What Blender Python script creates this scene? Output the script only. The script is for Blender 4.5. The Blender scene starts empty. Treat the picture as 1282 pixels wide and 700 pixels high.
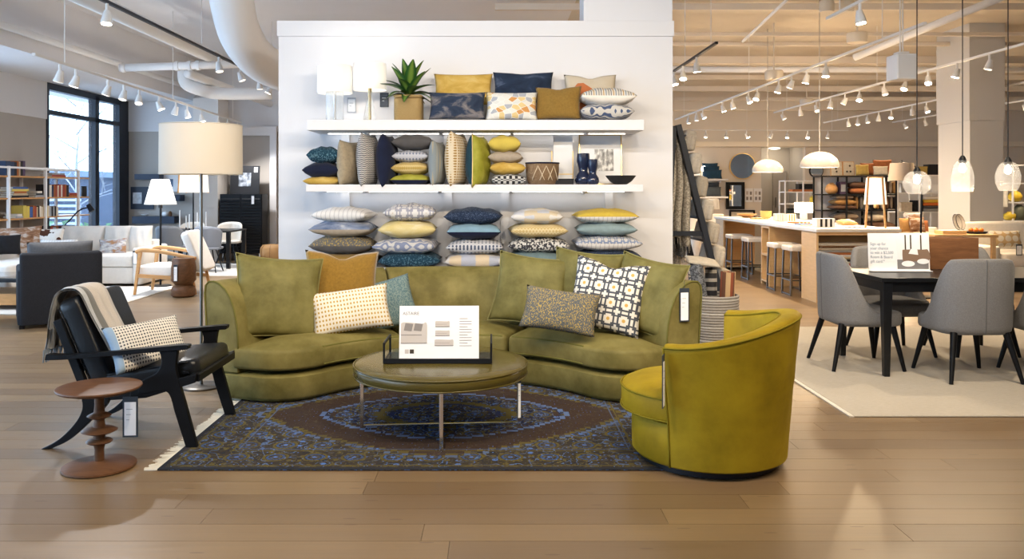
import bpy, bmesh, math, random
from mathutils import Vector, Matrix, Euler
random.seed(7)
PI = math.pi
R = math.radians
sc = bpy.context.scene
COL = sc.collection

# ------------------------------------------------------------------ camera, sky, exposure
F_PX, VX, HY, EYE = 1040.0, 620.0, 237.0, 1.5      # focal length in pixels, vanishing point, eye height
cam_d = bpy.data.cameras.new('camera')
cam_d.sensor_width = 36.0
cam_d.lens = F_PX / 1282.0 * 36.0
cam_d.shift_x = (641.0 - VX) / 1282.0
cam_d.shift_y = -(350.0 - HY) / 1282.0
cam_d.clip_end = 200
cam = bpy.data.objects.new('camera', cam_d)
cam.location = (0, 0, EYE)
cam.rotation_euler = (PI / 2, 0, 0)
COL.objects.link(cam)
sc.camera = cam

world = bpy.data.worlds.new('sky')
sc.world = world
world.use_nodes = True
bg = world.node_tree.nodes['Background']
bg.inputs[0].default_value = (0.50, 0.72, 1.0, 1)
bg.inputs[1].default_value = 6.3
sc.view_settings.view_transform = 'Standard'
sc.view_settings.look = 'None'
sc.view_settings.gamma = 1
sc.view_settings.use_curve_mapping = False
sc.view_settings.exposure = 0.28
WARM = (1.0, 0.80, 0.56)
AMBER = (1.0, 0.75, 0.47)
COOLW = (1.0, 0.93, 0.84)

def P(px, py, d):
    return Vector(((px - VX) * d / F_PX, d, EYE - (py - HY) * d / F_PX))
def S(px, d):
    return px * d / F_PX

# ------------------------------------------------------------------ mesh helpers
class MB:
    def __init__(s):
        s.v = []; s.f = []; s.m = []
    def add(s, vs, fs, mi=0):
        o = len(s.v)
        s.v += [tuple(p) for p in vs]
        for f in fs:
            s.f.append([i + o for i in f]); s.m.append(mi)
        return s
    def box(s, x0, x1, y0, y1, z0, z1, mi=0):
        vs = [(x, y, z) for z in (z0, z1) for y in (y0, y1) for x in (x0, x1)]
        return s.add(vs, [(0, 2, 3, 1), (4, 5, 7, 6), (0, 1, 5, 4), (2, 6, 7, 3), (0, 4, 6, 2), (1, 3, 7, 5)], mi)
    def bar(s, p0, p1, w, t, mi=0, up=(0, 0, 1), w1=None, t1=None):
        p0, p1 = Vector(p0), Vector(p1)
        d = (p1 - p0).normalized(); u = Vector(up)
        if abs(d.dot(u)) > .98: u = Vector((0, 1, 0))
        a = d.cross(u).normalized(); b = a.cross(d).normalized()
        vs = []
        for p, ww, tt in ((p0, w, t), (p1, w1 or w, t1 or t)):
            for i, j in ((-1, -1), (1, -1), (1, 1), (-1, 1)):
                vs.append(p + a * (ww / 2 * i) + b * (tt / 2 * j))
        return s.add(vs, [(0, 1, 2, 3), (7, 6, 5, 4), (0, 4, 5, 1), (1, 5, 6, 2), (2, 6, 7, 3), (3, 7, 4, 0)], mi)
    def tube(s, pts, r, n=10, closed=False, mi=0):
        pts = [Vector(p) for p in pts]; k = len(pts)
        rs = r if isinstance(r, (list, tuple)) else [r] * k
        def tan(i):
            if closed: return (pts[(i + 1) % k] - pts[i - 1]).normalized()
            return (pts[min(i + 1, k - 1)] - pts[max(i - 1, 0)]).normalized()
        t0 = tan(0); u = Vector((0, 0, 1))
        if abs(t0.dot(u)) > .9: u = Vector((1, 0, 0))
        a = t0.cross(u).normalized(); vs = []
        for i in range(k):
            t = tan(i); a = (a - t * a.dot(t)).normalized(); b = t.cross(a)
            for j in range(n):
                q = 2 * PI * j / n
                vs.append(pts[i] + (a * math.cos(q) + b * math.sin(q)) * rs[i])
        fs = []
        for i in range(k if closed else k - 1):
            for j in range(n):
                i2 = (i + 1) % k
                fs.append((i * n + j, i * n + (j + 1) % n, i2 * n + (j + 1) % n, i2 * n + j))
        if not closed:
            fs.append(tuple(range(n))[::-1]); fs.append(tuple((k - 1) * n + j for j in range(n)))
        return s.add(vs, fs, mi)
    def lathe(s, prof, n=32, c=(0, 0, 0), mi=0, cap=True, sx=1, sy=1):
        vs = []; k = len(prof)
        for r, z in prof:
            for j in range(n):
                q = 2 * PI * j / n
                vs.append((c[0] + r * sx * math.cos(q), c[1] + r * sy * math.sin(q), c[2] + z))
        fs = [(i * n + j, i * n + (j + 1) % n, (i + 1) * n + (j + 1) % n, (i + 1) * n + j) for i in range(k - 1) for j in range(n)]
        if cap:
            fs.append(tuple(range(n))[::-1]); fs.append(tuple((k - 1) * n + j for j in range(n)))
        return s.add(vs, fs, mi)
    def prism(s, out, c0, c1, axis='y', mi=0):
        def pt(a, b, c):
            return {'y': (a, c, b), 'x': (c, a, b), 'z': (a, b, c)}[axis]
        n = len(out)
        vs = [pt(a, b, c0) for a, b in out] + [pt(a, b, c1) for a, b in out]
        fs = [tuple(range(n)), tuple(range(2 * n - 1, n - 1, -1))] + [(i, (i + 1) % n, n + (i + 1) % n, n + i) for i in range(n)]
        return s.add(vs, fs, mi)
    def grid(s, nu, nv, fn, mi=0, closed_u=False):
        vs = [fn(i / (nu if closed_u else nu - 1), j / (nv - 1)) for i in range(nu) for j in range(nv)]
        fs = []
        for i in range(nu if closed_u else nu - 1):
            for j in range(nv - 1):
                i2 = (i + 1) % nu
                fs.append((i * nv + j, i2 * nv + j, i2 * nv + j + 1, i * nv + j + 1))
        return s.add(vs, fs, mi)
    def build(s, name, mats, parent=None, smooth=None, bevel=0, origin=None, segs=2, loc=None, merge=False):
        me = bpy.data.meshes.new(name)
        vs = s.v
        if origin is not None:
            ox, oy, oz = origin
            vs = [(x - ox, y - oy, z - oz) for x, y, z in vs]
        me.from_pydata(vs, [], s.f)
        mats = mats if isinstance(mats, (list, tuple)) else [mats]
        for m in mats: me.materials.append(m)
        me.polygons.foreach_set('material_index', s.m)
        bm = bmesh.new(); bm.from_mesh(me)
        if merge: bmesh.ops.remove_doubles(bm, verts=bm.verts, dist=1e-5)
        bmesh.ops.recalc_face_normals(bm, faces=bm.faces)
        bm.to_mesh(me); bm.free()
        if smooth:
            me.shade_smooth()
            if smooth < 179: me.set_sharp_from_angle(angle=R(smooth))
        o = bpy.data.objects.new(name, me)
        COL.objects.link(o)
        if origin is not None: o.location = origin
        if loc is not None: o.location = loc
        if parent is not None: o.parent = parent
        if bevel:
            b = o.modifiers.new('edge', 'BEVEL'); b.width = bevel; b.segments = segs; b.limit_method = 'ANGLE'; b.angle_limit = R(40)
        return o

def tag(o, label=None, cat=None, group=None, kind=None):
    if label: o['label'] = label
    if cat: o['category'] = cat
    if group: o['group'] = group
    if kind: o['kind'] = kind
    return o
def thing(name, label, cat, loc=(0, 0, 0), rz=0, group=None):
    o = bpy.data.objects.new(name, None); o.empty_display_size = .1
    COL.objects.link(o); o.location = loc; o.rotation_euler = (0, 0, rz)
    return tag(o, label, cat, group)
def dup(root, loc=None, rz=None, label=None, group=None):
    r = root.copy(); COL.objects.link(r)
    if loc is not None: r.location = loc
    if rz is not None: r.rotation_euler = (0, 0, rz)
    if label: r['label'] = label
    if group: r['group'] = group
    for ch in list(root.children):
        c = ch.copy(); COL.objects.link(c); c.parent = r
        for g in list(ch.children):
            d = g.copy(); COL.objects.link(d); d.parent = c
    return r
def structure(o):
    o['kind'] = 'structure'
    return o
def cbox(cx, cy, z0, w, dp, h):
    return MB().box(cx - w / 2, cx + w / 2, cy - dp / 2, cy + dp / 2, z0, z0 + h)
def lerp(a, b, t): return a + (b - a) * t
def sstep(a, b, x):
    t = max(0, min(1, (x - a) / (b - a))); return t * t * (3 - 2 * t)
def arc_pts(pts, n=8):
    # Catmull-Rom through points
    pts = [Vector(p) for p in pts]; out = []
    for i in range(len(pts) - 1):
        p0 = pts[max(i - 1, 0)]; p1 = pts[i]; p2 = pts[i + 1]; p3 = pts[min(i + 2, len(pts) - 1)]
        for k in range(n):
            t = k / n
            out.append(.5 * ((2 * p1) + (-p0 + p2) * t + (2 * p0 - 5 * p1 + 4 * p2 - p3) * t * t + (-p0 + 3 * p1 - 3 * p2 + p3) * t ** 3))
    out.append(pts[-1]); return out
def arc2(pts, n=6):
    return [(v.x, v.y) for v in arc_pts([(a, b, 0) for a, b in pts], n)]

class Sector:      # annular sector in plan with rounded end corners; inset e is an exact offset
    def __init__(s, r0, r1, a0, a1, Ra=0, Rb=0, Oa=0, Ob=0):
        s.q = (r0, r1, a0, a1, Ra, Rb, Oa, Ob)
    def pt(s, e, u, v):
        r0, r1, a0, a1, Ra, Rb, Oa, Ob = s.q
        q0, q1 = r0 + e, r1 - e
        r = q0 + (q1 - q0) * v
        def rnd(Ri, Ro):
            k = 0
            Ri = max(Ri - e, 0); Ro = max(Ro - e, 0)
            if Ri and r - q0 < Ri: k += Ri - math.sqrt(max(0, Ri * Ri - (Ri - (r - q0)) ** 2))
            if Ro and q1 - r < Ro: k += Ro - math.sqrt(max(0, Ro * Ro - (Ro - (q1 - r)) ** 2))
            return k
        b0 = a0 + (e + rnd(Ra, Oa)) / r; b1 = a1 - (e + rnd(Rb, Ob)) / r
        a = b0 + (b1 - b0) * u
        return r * math.cos(a), r * math.sin(a)
class RRect:
    def __init__(s, w, h, rad): s.q = (w, h, rad)
    def pt(s, e, u, v):
        w, h, rad = s.q
        hw, hh, rr = w / 2 - e, h / 2 - e, max(rad - e, 0)
        y = -hh + 2 * hh * v; k = 0
        dd = min(y + hh, hh - y)
        if rr and dd < rr: k = rr - math.sqrt(max(0, rr * rr - (rr - dd) ** 2))
        return (-hw + k) + 2 * (hw - k) * u, y
def slab(mb, shape, levels, crown=0, nu=24, nv=14, mi=0):
    us = [i / nu for i in range(nu + 1)]
    vv = [(1 - math.cos(PI * j / nv)) / 2 for j in range(nv + 1)]
    per = [(i, 0) for i in range(nu)] + [(nu, j) for j in range(nv)] + [(i, nv) for i in range(nu, 0, -1)] + [(0, j) for j in range(nv, 0, -1)]
    def G(e, z, cr):
        return [[(*shape.pt(e, us[i], vv[j]), z + cr * (1 - (2 * us[i] - 1) ** 4) * (1 - (2 * vv[j] - 1) ** 4)) for j in range(nv + 1)] for i in range(nu + 1)]
    off = len(mb.v); vs = []; fs = []
    bot = G(levels[0][0], levels[0][1], 0); top = G(levels[-1][0], levels[-1][1], crown)
    W = nv + 1
    for g in (bot, top):
        for row in g: vs += row
    NB = (nu + 1) * W
    for b, o in ((0, 0), (1, NB)):
        for i in range(nu):
            for j in range(nv):
                fs.append((o + i * W + j, o + (i + 1) * W + j, o + (i + 1) * W + j + 1, o + i * W + j + 1))
    prev = [i * W + j for i, j in per]
    for e, z in levels[1:-1]:
        st = len(vs)
        vs += [(*shape.pt(e, us[i], vv[j]), z) for i, j in per]
        cur = [st + k for k in range(len(per))]
        for k in range(len(per)):
            k2 = (k + 1) % len(per); fs.append((prev[k], prev[k2], cur[k2], cur[k]))
        prev = cur
    cur = [NB + i * W + j for i, j in per]
    for k in range(len(per)):
        k2 = (k + 1) % len(per); fs.append((prev[k], prev[k2], cur[k2], cur[k]))
    return mb.add(vs, fs, mi)
def rim(z0, z1, e=.03, b=.015):   # cushion edge levels
    q = [(b, z0), (b * .3, z0 + b * .3), (0, z0 + b)]
    for k in range(5):
        a = PI / 2 * k / 4
        q.append((e - e * math.cos(a), z1 - e + e * math.sin(a)))
    return q

# ------------------------------------------------------------------ material helpers
MATS = {}
class G:
    def __init__(s, name):
        s.mat = bpy.data.materials.new(name); s.mat.use_nodes = True
        s.nt = s.mat.node_tree; s.bsdf = s.nt.nodes['Principled BSDF']; s.out = s.nt.nodes['Material Output']
        s._tc = None
    def link(s, a, sock):
        if hasattr(a, 'bl_rna') and isinstance(a, bpy.types.NodeSocket): s.nt.links.new(a, sock)
        elif isinstance(a, (tuple, list)) and len(a) == 3 and sock.type == 'RGBA': sock.default_value = (*a, 1)
        else: sock.default_value = a
    def node(s, t, **kw):
        n = s.nt.nodes.new(t)
        for k, v in kw.items(): setattr(n, k, v)
        return n
    def obj(s):
        if not s._tc: s._tc = s.node('ShaderNodeTexCoord')
        return s._tc.outputs['Object']
    def pos(s):
        return s.node('ShaderNodeNewGeometry').outputs['Position']
    def map(s, vec, scale=(1, 1, 1), loc=(0, 0, 0), rot=(0, 0, 0)):
        n = s.node('ShaderNodeMapping'); s.link(vec, n.inputs[0])
        n.inputs['Scale'].default_value = scale; n.inputs['Location'].default_value = loc; n.inputs['Rotation'].default_value = rot
        return n.outputs[0]
    def xyz(s, vec=None):
        n = s.node('ShaderNodeSeparateXYZ'); s.link(vec or s.obj(), n.inputs[0]); return n.outputs[0], n.outputs[1], n.outputs[2]
    def m(s, op, a, b=0.0, c=0.0):
        n = s.node('ShaderNodeMath', operation=op)
        s.link(a, n.inputs[0]); s.link(b, n.inputs[1]); s.link(c, n.inputs[2]); return n.outputs[0]
    def comb(s, x, y, z=0.0):
        n = s.node('ShaderNodeCombineXYZ')
        for i, q in enumerate((x, y, z)): s.link(q, n.inputs[i])
        return n.outputs[0]
    def mix(s, f, a, b):
        n = s.node('ShaderNodeMix', data_type='RGBA'); s.link(f, n.inputs[0]); s.link(a, n.inputs[6]); s.link(b, n.inputs[7]); return n.outputs[2]
    def ramp(s, f, stops, const=False):
        n = s.node('ShaderNodeValToRGB'); s.link(f, n.inputs[0]); cr = n.color_ramp
        if const: cr.interpolation = 'CONSTANT'
        while len(cr.elements) < len(stops): cr.elements.new(.5)
        for e, (p, c) in zip(cr.elements, stops):
            e.position = p; e.color = (*c, 1) if len(c) == 3 else c
        return n.outputs[0]
    def noise(s, scale, detail=2, vec=None, rough=.5, dist=0.0):
        n = s.node('ShaderNodeTexNoise'); s.link(vec or s.obj(), n.inputs['Vector'])
        n.inputs['Scale'].default_value = scale; n.inputs['Detail'].default_value = detail; n.inputs['Roughness'].default_value = rough; n.inputs['Distortion'].default_value = dist
        return n.outputs[0]
    def vor(s, scale, feature='F1', rnd=1.0, vec=None, out=0, dims='3D'):
        n = s.node('ShaderNodeTexVoronoi', feature=feature, voronoi_dimensions=dims); s.link(vec or s.obj(), n.inputs['Vector'])
        n.inputs['Scale'].default_value = scale; n.inputs['Randomness'].default_value = rnd; return n.outputs[out]
    def wave(s, scale, dist=0.0, vec=None, kind='BANDS', dscale=1.0, detail=2):
        n = s.node('ShaderNodeTexWave', wave_type=kind); s.link(vec or s.obj(), n.inputs['Vector'])
        n.inputs['Scale'].default_value = scale; n.inputs['Distortion'].default_value = dist; n.inputs['Detail Scale'].default_value = dscale; n.inputs['Detail'].default_value = detail
        return n.outputs[1]
    def bump(s, h, strength=.3, dist=.01):
        n = s.node('ShaderNodeBump'); s.link(h, n.inputs['Height']); n.inputs['Strength'].default_value = strength; n.inputs['Distance'].default_value = dist
        s.nt.links.new(n.outputs[0], s.bsdf.inputs['Normal'])
    def set(s, **kw):
        for k, v in kw.items(): s.link(v, s.bsdf.inputs[k.replace('_', ' ')])
        return s

def mat(name, col, rough=.5, metal=0, var=.0, vscale=8, bump=0, bscale=60, bdist=.003, sheen=0, coat=0, trans=0, emit=None, es=1, ior=1.45, alpha=1, stretch=None, spec=None):
    if name in MATS: return MATS[name]
    g = G(name); g.set(Base_Color=col, Roughness=rough, Metallic=metal, IOR=ior, Specular_IOR_Level=spec if spec is not None else (.12 if rough >= .8 else .32))
    vec = g.map(g.obj(), stretch) if stretch else None
    if var:
        n = g.noise(vscale, 4, vec)
        g.set(Base_Color=g.mix(n, tuple(min(1, c * (1 - var)) for c in col), tuple(min(1, c * (1 + var)) for c in col)))
    if bump: g.bump(g.noise(bscale, 3, vec), bump, bdist)
    if sheen: g.set(Sheen_Weight=sheen, Sheen_Roughness=.4)
    if coat: g.set(Coat_Weight=coat, Coat_Roughness=.1)
    if trans: g.set(Transmission_Weight=trans)
    if alpha < 1: g.set(Alpha=alpha)
    if emit: g.set(Emission_Color=emit, Emission_Strength=es)
    MATS[name] = g.mat
    return g.mat
def cloth(name, fn, rough=.9, sheen=.04, bscale=350, bstr=.25):
    g = G(name); c = fn(g)
    fine = g.noise(bscale, 2)
    g.set(Base_Color=g.mix(g.m('MULTIPLY', fine, .35), c, (0.02, 0.02, 0.02)), Roughness=rough, Sheen_Weight=sheen, Specular_IOR_Level=.1)
    g.bump(fine, bstr, .003)
    MATS[name] = g.mat
    return g.mat
def velvet(name, a, b, scale=5):
    g = G(name)
    n = g.noise(scale, 5, rough=.6)
    lw = g.node('ShaderNodeLayerWeight'); lw.inputs[0].default_value = .35
    base = g.ramp(n, [(.35, a), (.68, b)])
    g.set(Base_Color=base, Roughness=.62, Specular_IOR_Level=.18, Sheen_Weight=.22, Sheen_Roughness=.35, Sheen_Tint=tuple(min(1, c * 2.2) for c in b))
    g.bump(g.noise(7, 3), .25, .02)
    MATS[name] = g.mat
    return g.mat

# --- pattern functions: colour from object coordinates (metres, x across, y up the pillow)
def p_solid(a, v=.25, s=25):
    return lambda g: g.mix(g.noise(s, 4), tuple(c * (1 - v) for c in a), tuple(min(1, c * (1 + v)) for c in a))
def p_stripe(stops, per, axis=0):
    def f(g):
        c = g.xyz()[axis]
        return g.ramp(g.m('FRACT', g.m('MULTIPLY', c, 1 / per)), stops, True)
    return f
def p_dots(base, dot, s, th, rnd=0.0, sx=1.0, sy=1.0):
    def f(g):
        v = g.map(g.obj(), (sx, sy, .001))
        return g.mix(g.m('LESS_THAN', g.vor(s, 'F1', rnd, v, dims='2D'), th), base, dot)
    return f
def p_zig(a, b, px, py, amp=.5):
    def f(g):
        x, y, z = g.xyz()
        zz = g.m('PINGPONG', g.m('MULTIPLY', x, 1 / px), .5)
        t = g.m('FRACT', g.m('ADD', g.m('MULTIPLY', y, 1 / py), g.m('MULTIPLY', zz, amp * 2)))
        return g.mix(g.m('LESS_THAN', t, .5), a, b)
    return f
def p_check(a, b, s):
    def f(g):
        n = g.node('ShaderNodeTexChecker'); g.link(g.map(g.obj(), (1, 1, .001)), n.inputs[0])
        n.inputs['Color1'].default_value = (*a, 1); n.inputs['Color2'].default_value = (*b, 1); n.inputs['Scale'].default_value = s
        return n.outputs[0]
    return f
def p_geo(cols, s, line=None):
    def f(g):
        v = g.map(g.obj(), (1, 1.5, .001))
        c = g.vor(s, 'F1', .9, v, 1, '2D')
        k = len(cols)
        base = g.ramp(g.xyz(c)[0], [(i / k, q) for i, q in enumerate(cols)], True)
        if not line: return base
        e = g.vor(s, 'DISTANCE_TO_EDGE', .9, v, 0, '2D')
        return g.mix(g.m('LESS_THAN', e, .04), base, line)
    return f
def p_water(stops, s=6):
    return lambda g: g.ramp(g.noise(s, 6, g.map(g.obj(), (.6, 1.3, 1)), .6, .6), stops)
def p_swirl(a, b, s=9, d=6.0, th=.5):
    return lambda g: g.mix(g.m('GREATER_THAN', g.wave(s, d, g.map(g.obj(), (1, 1, .01)), 'RINGS', 2.0, 0), th), a, b)
def p_speck(a, b, s=90, th=.55):
    def f(g):
        n = g.noise(s, 1, g.map(g.obj(), (1, .5, 1)))
        return g.mix(g.m('GREATER_THAN', n, th), a, b)
    return f
def p_lattice(a, b, c, cell=.085):
    def f(g):
        x, y, z = g.xyz()
        fx = g.m('ABSOLUTE', g.m('SUBTRACT', g.m('FRACT', g.m('MULTIPLY', x, 1 / cell)), .5))
        fy = g.m('ABSOLUTE', g.m('SUBTRACT', g.m('FRACT', g.m('MULTIPLY', y, 1 / cell)), .5))
        mx = g.m('MAXIMUM', fx, fy)
        ring = g.m('LESS_THAN', g.m('ABSOLUTE', g.m('SUBTRACT', mx, .36)), .06)
        gx = g.m('ABSOLUTE', g.m('SUBTRACT', g.m('FRACT', g.m('ADD', g.m('MULTIPLY', x, 1 / cell), .5)), .5))
        gy = g.m('ABSOLUTE', g.m('SUBTRACT', g.m('FRACT', g.m('ADD', g.m('MULTIPLY', y, 1 / cell), .5)), .5))
        ring2 = g.m('LESS_THAN', g.m('ABSOLUTE', g.m('SUBTRACT', g.m('MAXIMUM', gx, gy), .26)), .05)
        dot = g.m('LESS_THAN', g.m('ADD', g.m('MULTIPLY', fx, fx), g.m('MULTIPLY', fy, fy)), .012)
        base = g.mix(g.m('MAXIMUM', ring, ring2), a, b)
        return g.mix(dot, base, c)
    return f
def p_cow(a, b):
    return lambda g: g.mix(g.m('GREATER_THAN', g.noise(7, 3), .58), a, b)

# ------------------------------------------------------------------ pillows
def pillow(name, label, w, h, t, m, rot=(0, 0, 0), loc=(0, 0, 0), group=None, dent=0, back=None, seed=0, pipe=None, cat='pillow', n=16, pinch=.07, R3=None):
    rnd = random.Random(seed * 31 + int(w * 1000) + int(h * 977))
    ph = [rnd.uniform(0, 6.28) for _ in range(6)]
    mb = MB()
    def outline(u, v):
        x = w / 2 * u * (1 - pinch * (1 - v * v) * u * u)
        y = h / 2 * v * (1 - pinch * (1 - u * u) * v * v)
        if dent and v > 0: y -= dent * (v ** 2) * math.exp(-(u / .32) ** 2)
        return x, y
    for sgn in (1, -1):
        def fn(a, b, sgn=sgn):
            u = math.sin((a - .5) * PI) * .35 + (a * 2 - 1) * .65; v = math.sin((b - .5) * PI) * .35 + (b * 2 - 1) * .65
            x, y = outline(u, v)
            k = max(0, (1 - u * u)) * max(0, (1 - v * v))
            z = t / 2 * k ** .42
            z *= 1 + .05 * math.sin(5 * u + ph[0]) * math.cos(4 * v + ph[1])
            if dent: z *= 1 - .3 * math.exp(-(u / .3) ** 2) * max(0, v)
            z += .05 * t * k * math.sin(9 * u + 3 * v + ph[2])
            return (x, y, sgn * z)
        mb.grid(n, n, fn, 0 if sgn > 0 or back is None else 1)
    o = mb.build(name, [m] if back is None else [m, back], smooth=180, merge=True)
    if pipe is not None:
        q = MB(); k = 12; pts = []
        for i in range(k): pts.append((*outline(-1 + 2 * i / k, -1), 0))
        for i in range(k): pts.append((*outline(1, -1 + 2 * i / k), 0))
        for i in range(k): pts.append((*outline(1 - 2 * i / k, 1), 0))
        for i in range(k): pts.append((*outline(-1, 1 - 2 * i / k), 0))
        q.tube(pts, .005, 5, True).build('piping', pipe, o, smooth=180)
    o.location = loc
    if R3 is not None: o.rotation_euler = R3.to_euler()
    else: o.rotation_euler = rot
    return tag(o, label, cat, group)
def face_rot(tilt, rz, roll=0):
    return Matrix.Rotation(R(rz), 3, 'Z') @ Matrix.Rotation(R(90 - tilt), 3, 'X') @ Matrix.Rotation(R(roll), 3, 'Z')
def stand(label, x0, x1, y0, y1, d, m, t=.14, tilt=12, rz=0, roll=0, grow=1.0, **kw):
    c = P((x0 + x1) / 2, (y0 + y1) / 2, d)
    w = S(x1 - x0, d) / max(.35, math.cos(R(rz))) * grow; h = S(y1 - y0, d) / math.cos(R(tilt)) * grow
    return pillow('throw_pillow', label, w, h, t, m, loc=c, R3=face_rot(tilt, rz, roll), seed=int(x0), **kw)
def lie(label, x0, x1, y0, y1, d, m, depth=.4, **kw):
    c = P((x0 + x1) / 2, (y0 + y1) / 2, d)
    return pillow('throw_pillow', label, S(x1 - x0, d), depth, S(y1 - y0, d) * 1.12, m, loc=c, rot=(0, 0, R(random.uniform(-4, 4))), seed=int(x0 + y0), pinch=.05, **kw)
def tagcard(label, c, w, h, rz=0, tilt=0, border=None, th=.004, string=0.0):
    o = thing('price_tag', label, 'tag', c, 0)
    o.rotation_euler = (R(tilt), 0, R(rz))
    MB().box(-w / 2, w / 2, 0, th, -h, 0).build('backing', border or mat('tag_dark', (.035, .045, .06), .5), o)
    b = w * .12
    MB().box(-w / 2 + b, w / 2 - b, -.0015, 0, -h + b, -h * .13).build('card', mat('tag_paper', (.85, .86, .88), .6), o)
    for k in range(3): MB().box(-w / 2 + 2 * b, w * (.15 - .1 * k), -.0022, -.0015, -h * (.3 + .13 * k) - .003, -h * (.3 + .13 * k)).build('printed_line', mat('print_grey', (.35, .37, .4), .7), o)
    if string: MB().tube([(0, 0, 0), (0, .004, string)], .0015, 5).build('string', mat('tag_dark', (.035, .045, .06), .5), o)
    return o
# ------------------------------------------------------------------ base materials
M_white = mat('white_paint', (.66, .66, .68), .55, var=.02, vscale=3)
M_ceil = mat('ceiling_beige', (.64, .585, .50), .8, var=.05, vscale=2)  # beige ceiling tone, right of the split
M_ceilL = mat('ceiling_white', (.78, .78, .80), .8, var=.04, vscale=2)  # whiter ceiling tone, left of the split
M_beam = mat('beam_paint', (.66, .60, .52), .7)
M_pipe = mat('pipe_white_paint', (.82, .82, .82), .5)
M_grey = mat('taupe_wall_paint', (.42, .39, .36), .8, var=.04, vscale=3)
M_beige = mat('beige_wall_paint', (.66, .60, .52), .8, var=.04, vscale=2)
M_greyhall = mat('hall_grey_paint', (.48, .46, .43), .8)
M_black = mat('black_metal', (.012, .013, .016), .4, metal=.3)
M_blackwood = mat('black_wood', (.004, .0045, .006), .42, var=.3, vscale=20, spec=.22)
M_chrome = mat('chrome', (.82, .83, .85), .12, metal=1)
M_steel = mat('brushed_steel', (.17, .16, .145), .35, metal=1)
M_brass = mat('brass', (.72, .52, .22), .3, metal=1)
M_trackw = mat('track_white', (.75, .74, .72), .4)
M_maple = mat('maple_veneer', (.66, .44, .22), .45, var=.14, vscale=6, stretch=(1, 1, 8))
M_walnut = mat('walnut', (.125, .058, .027), .42, var=.5, vscale=7, stretch=(1, 6, 6), spec=.25)
M_oak = mat('oak', (.52, .28, .11), .42, var=.25, vscale=10, stretch=(1, 1, 4))
M_whitefab = mat('cream_fabric', (.74, .70, .64), .95, var=.08, vscale=30, bump=.3, bscale=300, sheen=.2)
M_charcoal = mat('charcoal_fabric', (.022, .022, .025), .9, var=.25, vscale=60, bump=.3, bscale=300)
M_paper = mat('white_paper', (.74, .75, .77), .6)
M_print = mat('print_grey', (.35, .37, .4), .7)
M_shade_lit = mat('lit_shade', (.9, .88, .84), .8, emit=(1, .93, .82), es=1.0)
M_bulb = mat('lamp_glow', (1, .95, .85), .4, emit=(1, .88, .70), es=40)

def floor_mat(name, planks):
    g = G(name)
    p = g.pos()
    if planks:
        rnd = g.node('ShaderNodeObjectInfo').outputs['Random']
        off = g.comb(g.m('MULTIPLY', rnd, 37.0), g.m('MULTIPLY', rnd, 91.0), 0.0)
        add = g.node('ShaderNodeVectorMath', operation='ADD'); g.link(p, add.inputs[0]); g.link(off, add.inputs[1])
        v = add.outputs[0]
        tone = rnd
    else:
        b = g.node('ShaderNodeTexBrick'); g.link(p, b.inputs['Vector'])
        b.offset = .37; b.inputs['Scale'].default_value = 1; b.inputs['Brick Width'].default_value = 2.1; b.inputs['Row Height'].default_value = .18
        b.inputs['Mortar Size'].default_value = .004; b.inputs['Color1'].default_value = (0, 0, 0, 1); b.inputs['Color2'].default_value = (1, 1, 1, 1); b.inputs['Mortar'].default_value = (.5, .5, .5, 1)
        tone = g.xyz(b.outputs['Color'])[0]; v = p
    grain = g.noise(1, 6, g.map(v, (1.3, 26, 1)), .62, .4)
    cloud = g.noise(1, 3, g.map(v, (.9, 3.5, 1)), .5)
    knot = g.vor(1, 'F1', 1, g.map(v, (1.1, 5.5, 1)), 0, '2D')
    c = g.mix(grain, (.120, .074, .036), (.262, .175, .090))
    c = g.mix(g.m('MULTIPLY', cloud, .55), c, (.31, .215, .118))
    c = g.mix(g.m('MULTIPLY', tone, .55), c, (.105, .064, .036))
    c = g.mix(g.m('MULTIPLY', g.m('LESS_THAN', knot, .035), .6), c, (.10, .055, .03))
    g.set(Base_Color=c, Roughness=g.m('ADD', .24, g.m('MULTIPLY', grain, .2)), Specular_IOR_Level=.55)
    g.bump(grain, .12, .004)
    return g.mat
M_floor = floor_mat('oak_floor', False)
M_plank = floor_mat('oak_plank', True)

# ------------------------------------------------------------------ room shell
CEIL = 4.3
PX0, PX1, PY0, PY1 = -6.2, 6.2, 1.2, 9.3
fl = MB()
fl.box(PX0, PX1, PY0, PY1, -.15, -.014)
fl.box(-9, PX0, -4, 31, -.15, 0); fl.box(PX1, 16, -4, 31, -.15, 0)
fl.box(PX0, PX1, -4, PY0, -.15, 0); fl.box(PX0, PX1, PY1, 31, -.15, 0)
floor = structure(fl.build('floor', M_floor))
pm = MB().box(0, 1, .0012, .1788, -.0139, 0).build('plank', M_plank, floor)
first = True
for r in range(45):
    x = PX0; y = PY0 + r * .18
    L = random.uniform(.5, 2.2)
    while x < PX1 - .01:
        L = min(L, PX1 - x)
        if PX1 - x - L < .35: L = PX1 - x
        if first: o = pm; first = False
        else:
            o = pm.copy(); COL.objects.link(o)
        o.location = (x + .001, y, 0); o.scale = (L - .002, 1, 1)
        x += L; L = random.choice((1.7, 2.1, 2.4, 2.7))

cl_ = MB(); cl_.box(1.2, 16, -4, 31, CEIL, CEIL + .12); cl_.box(-6.5, 1.2, -4, 31, CEIL, CEIL + .12, 1)
structure(cl_.build('ceiling', [M_ceil, M_ceilL]))
structure(MB().box(-8.2, 16, -4.2, -4, 0, CEIL).build('wall_front', M_ceilL))
so = MB(); so.box(-9, -6.5, -4, 18.4, 3.40, 3.52); so.box(-6.62, -6.5, -4, 18.4, 3.52, CEIL)
structure(so.build('ceiling_soffit', M_ceilL))
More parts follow.
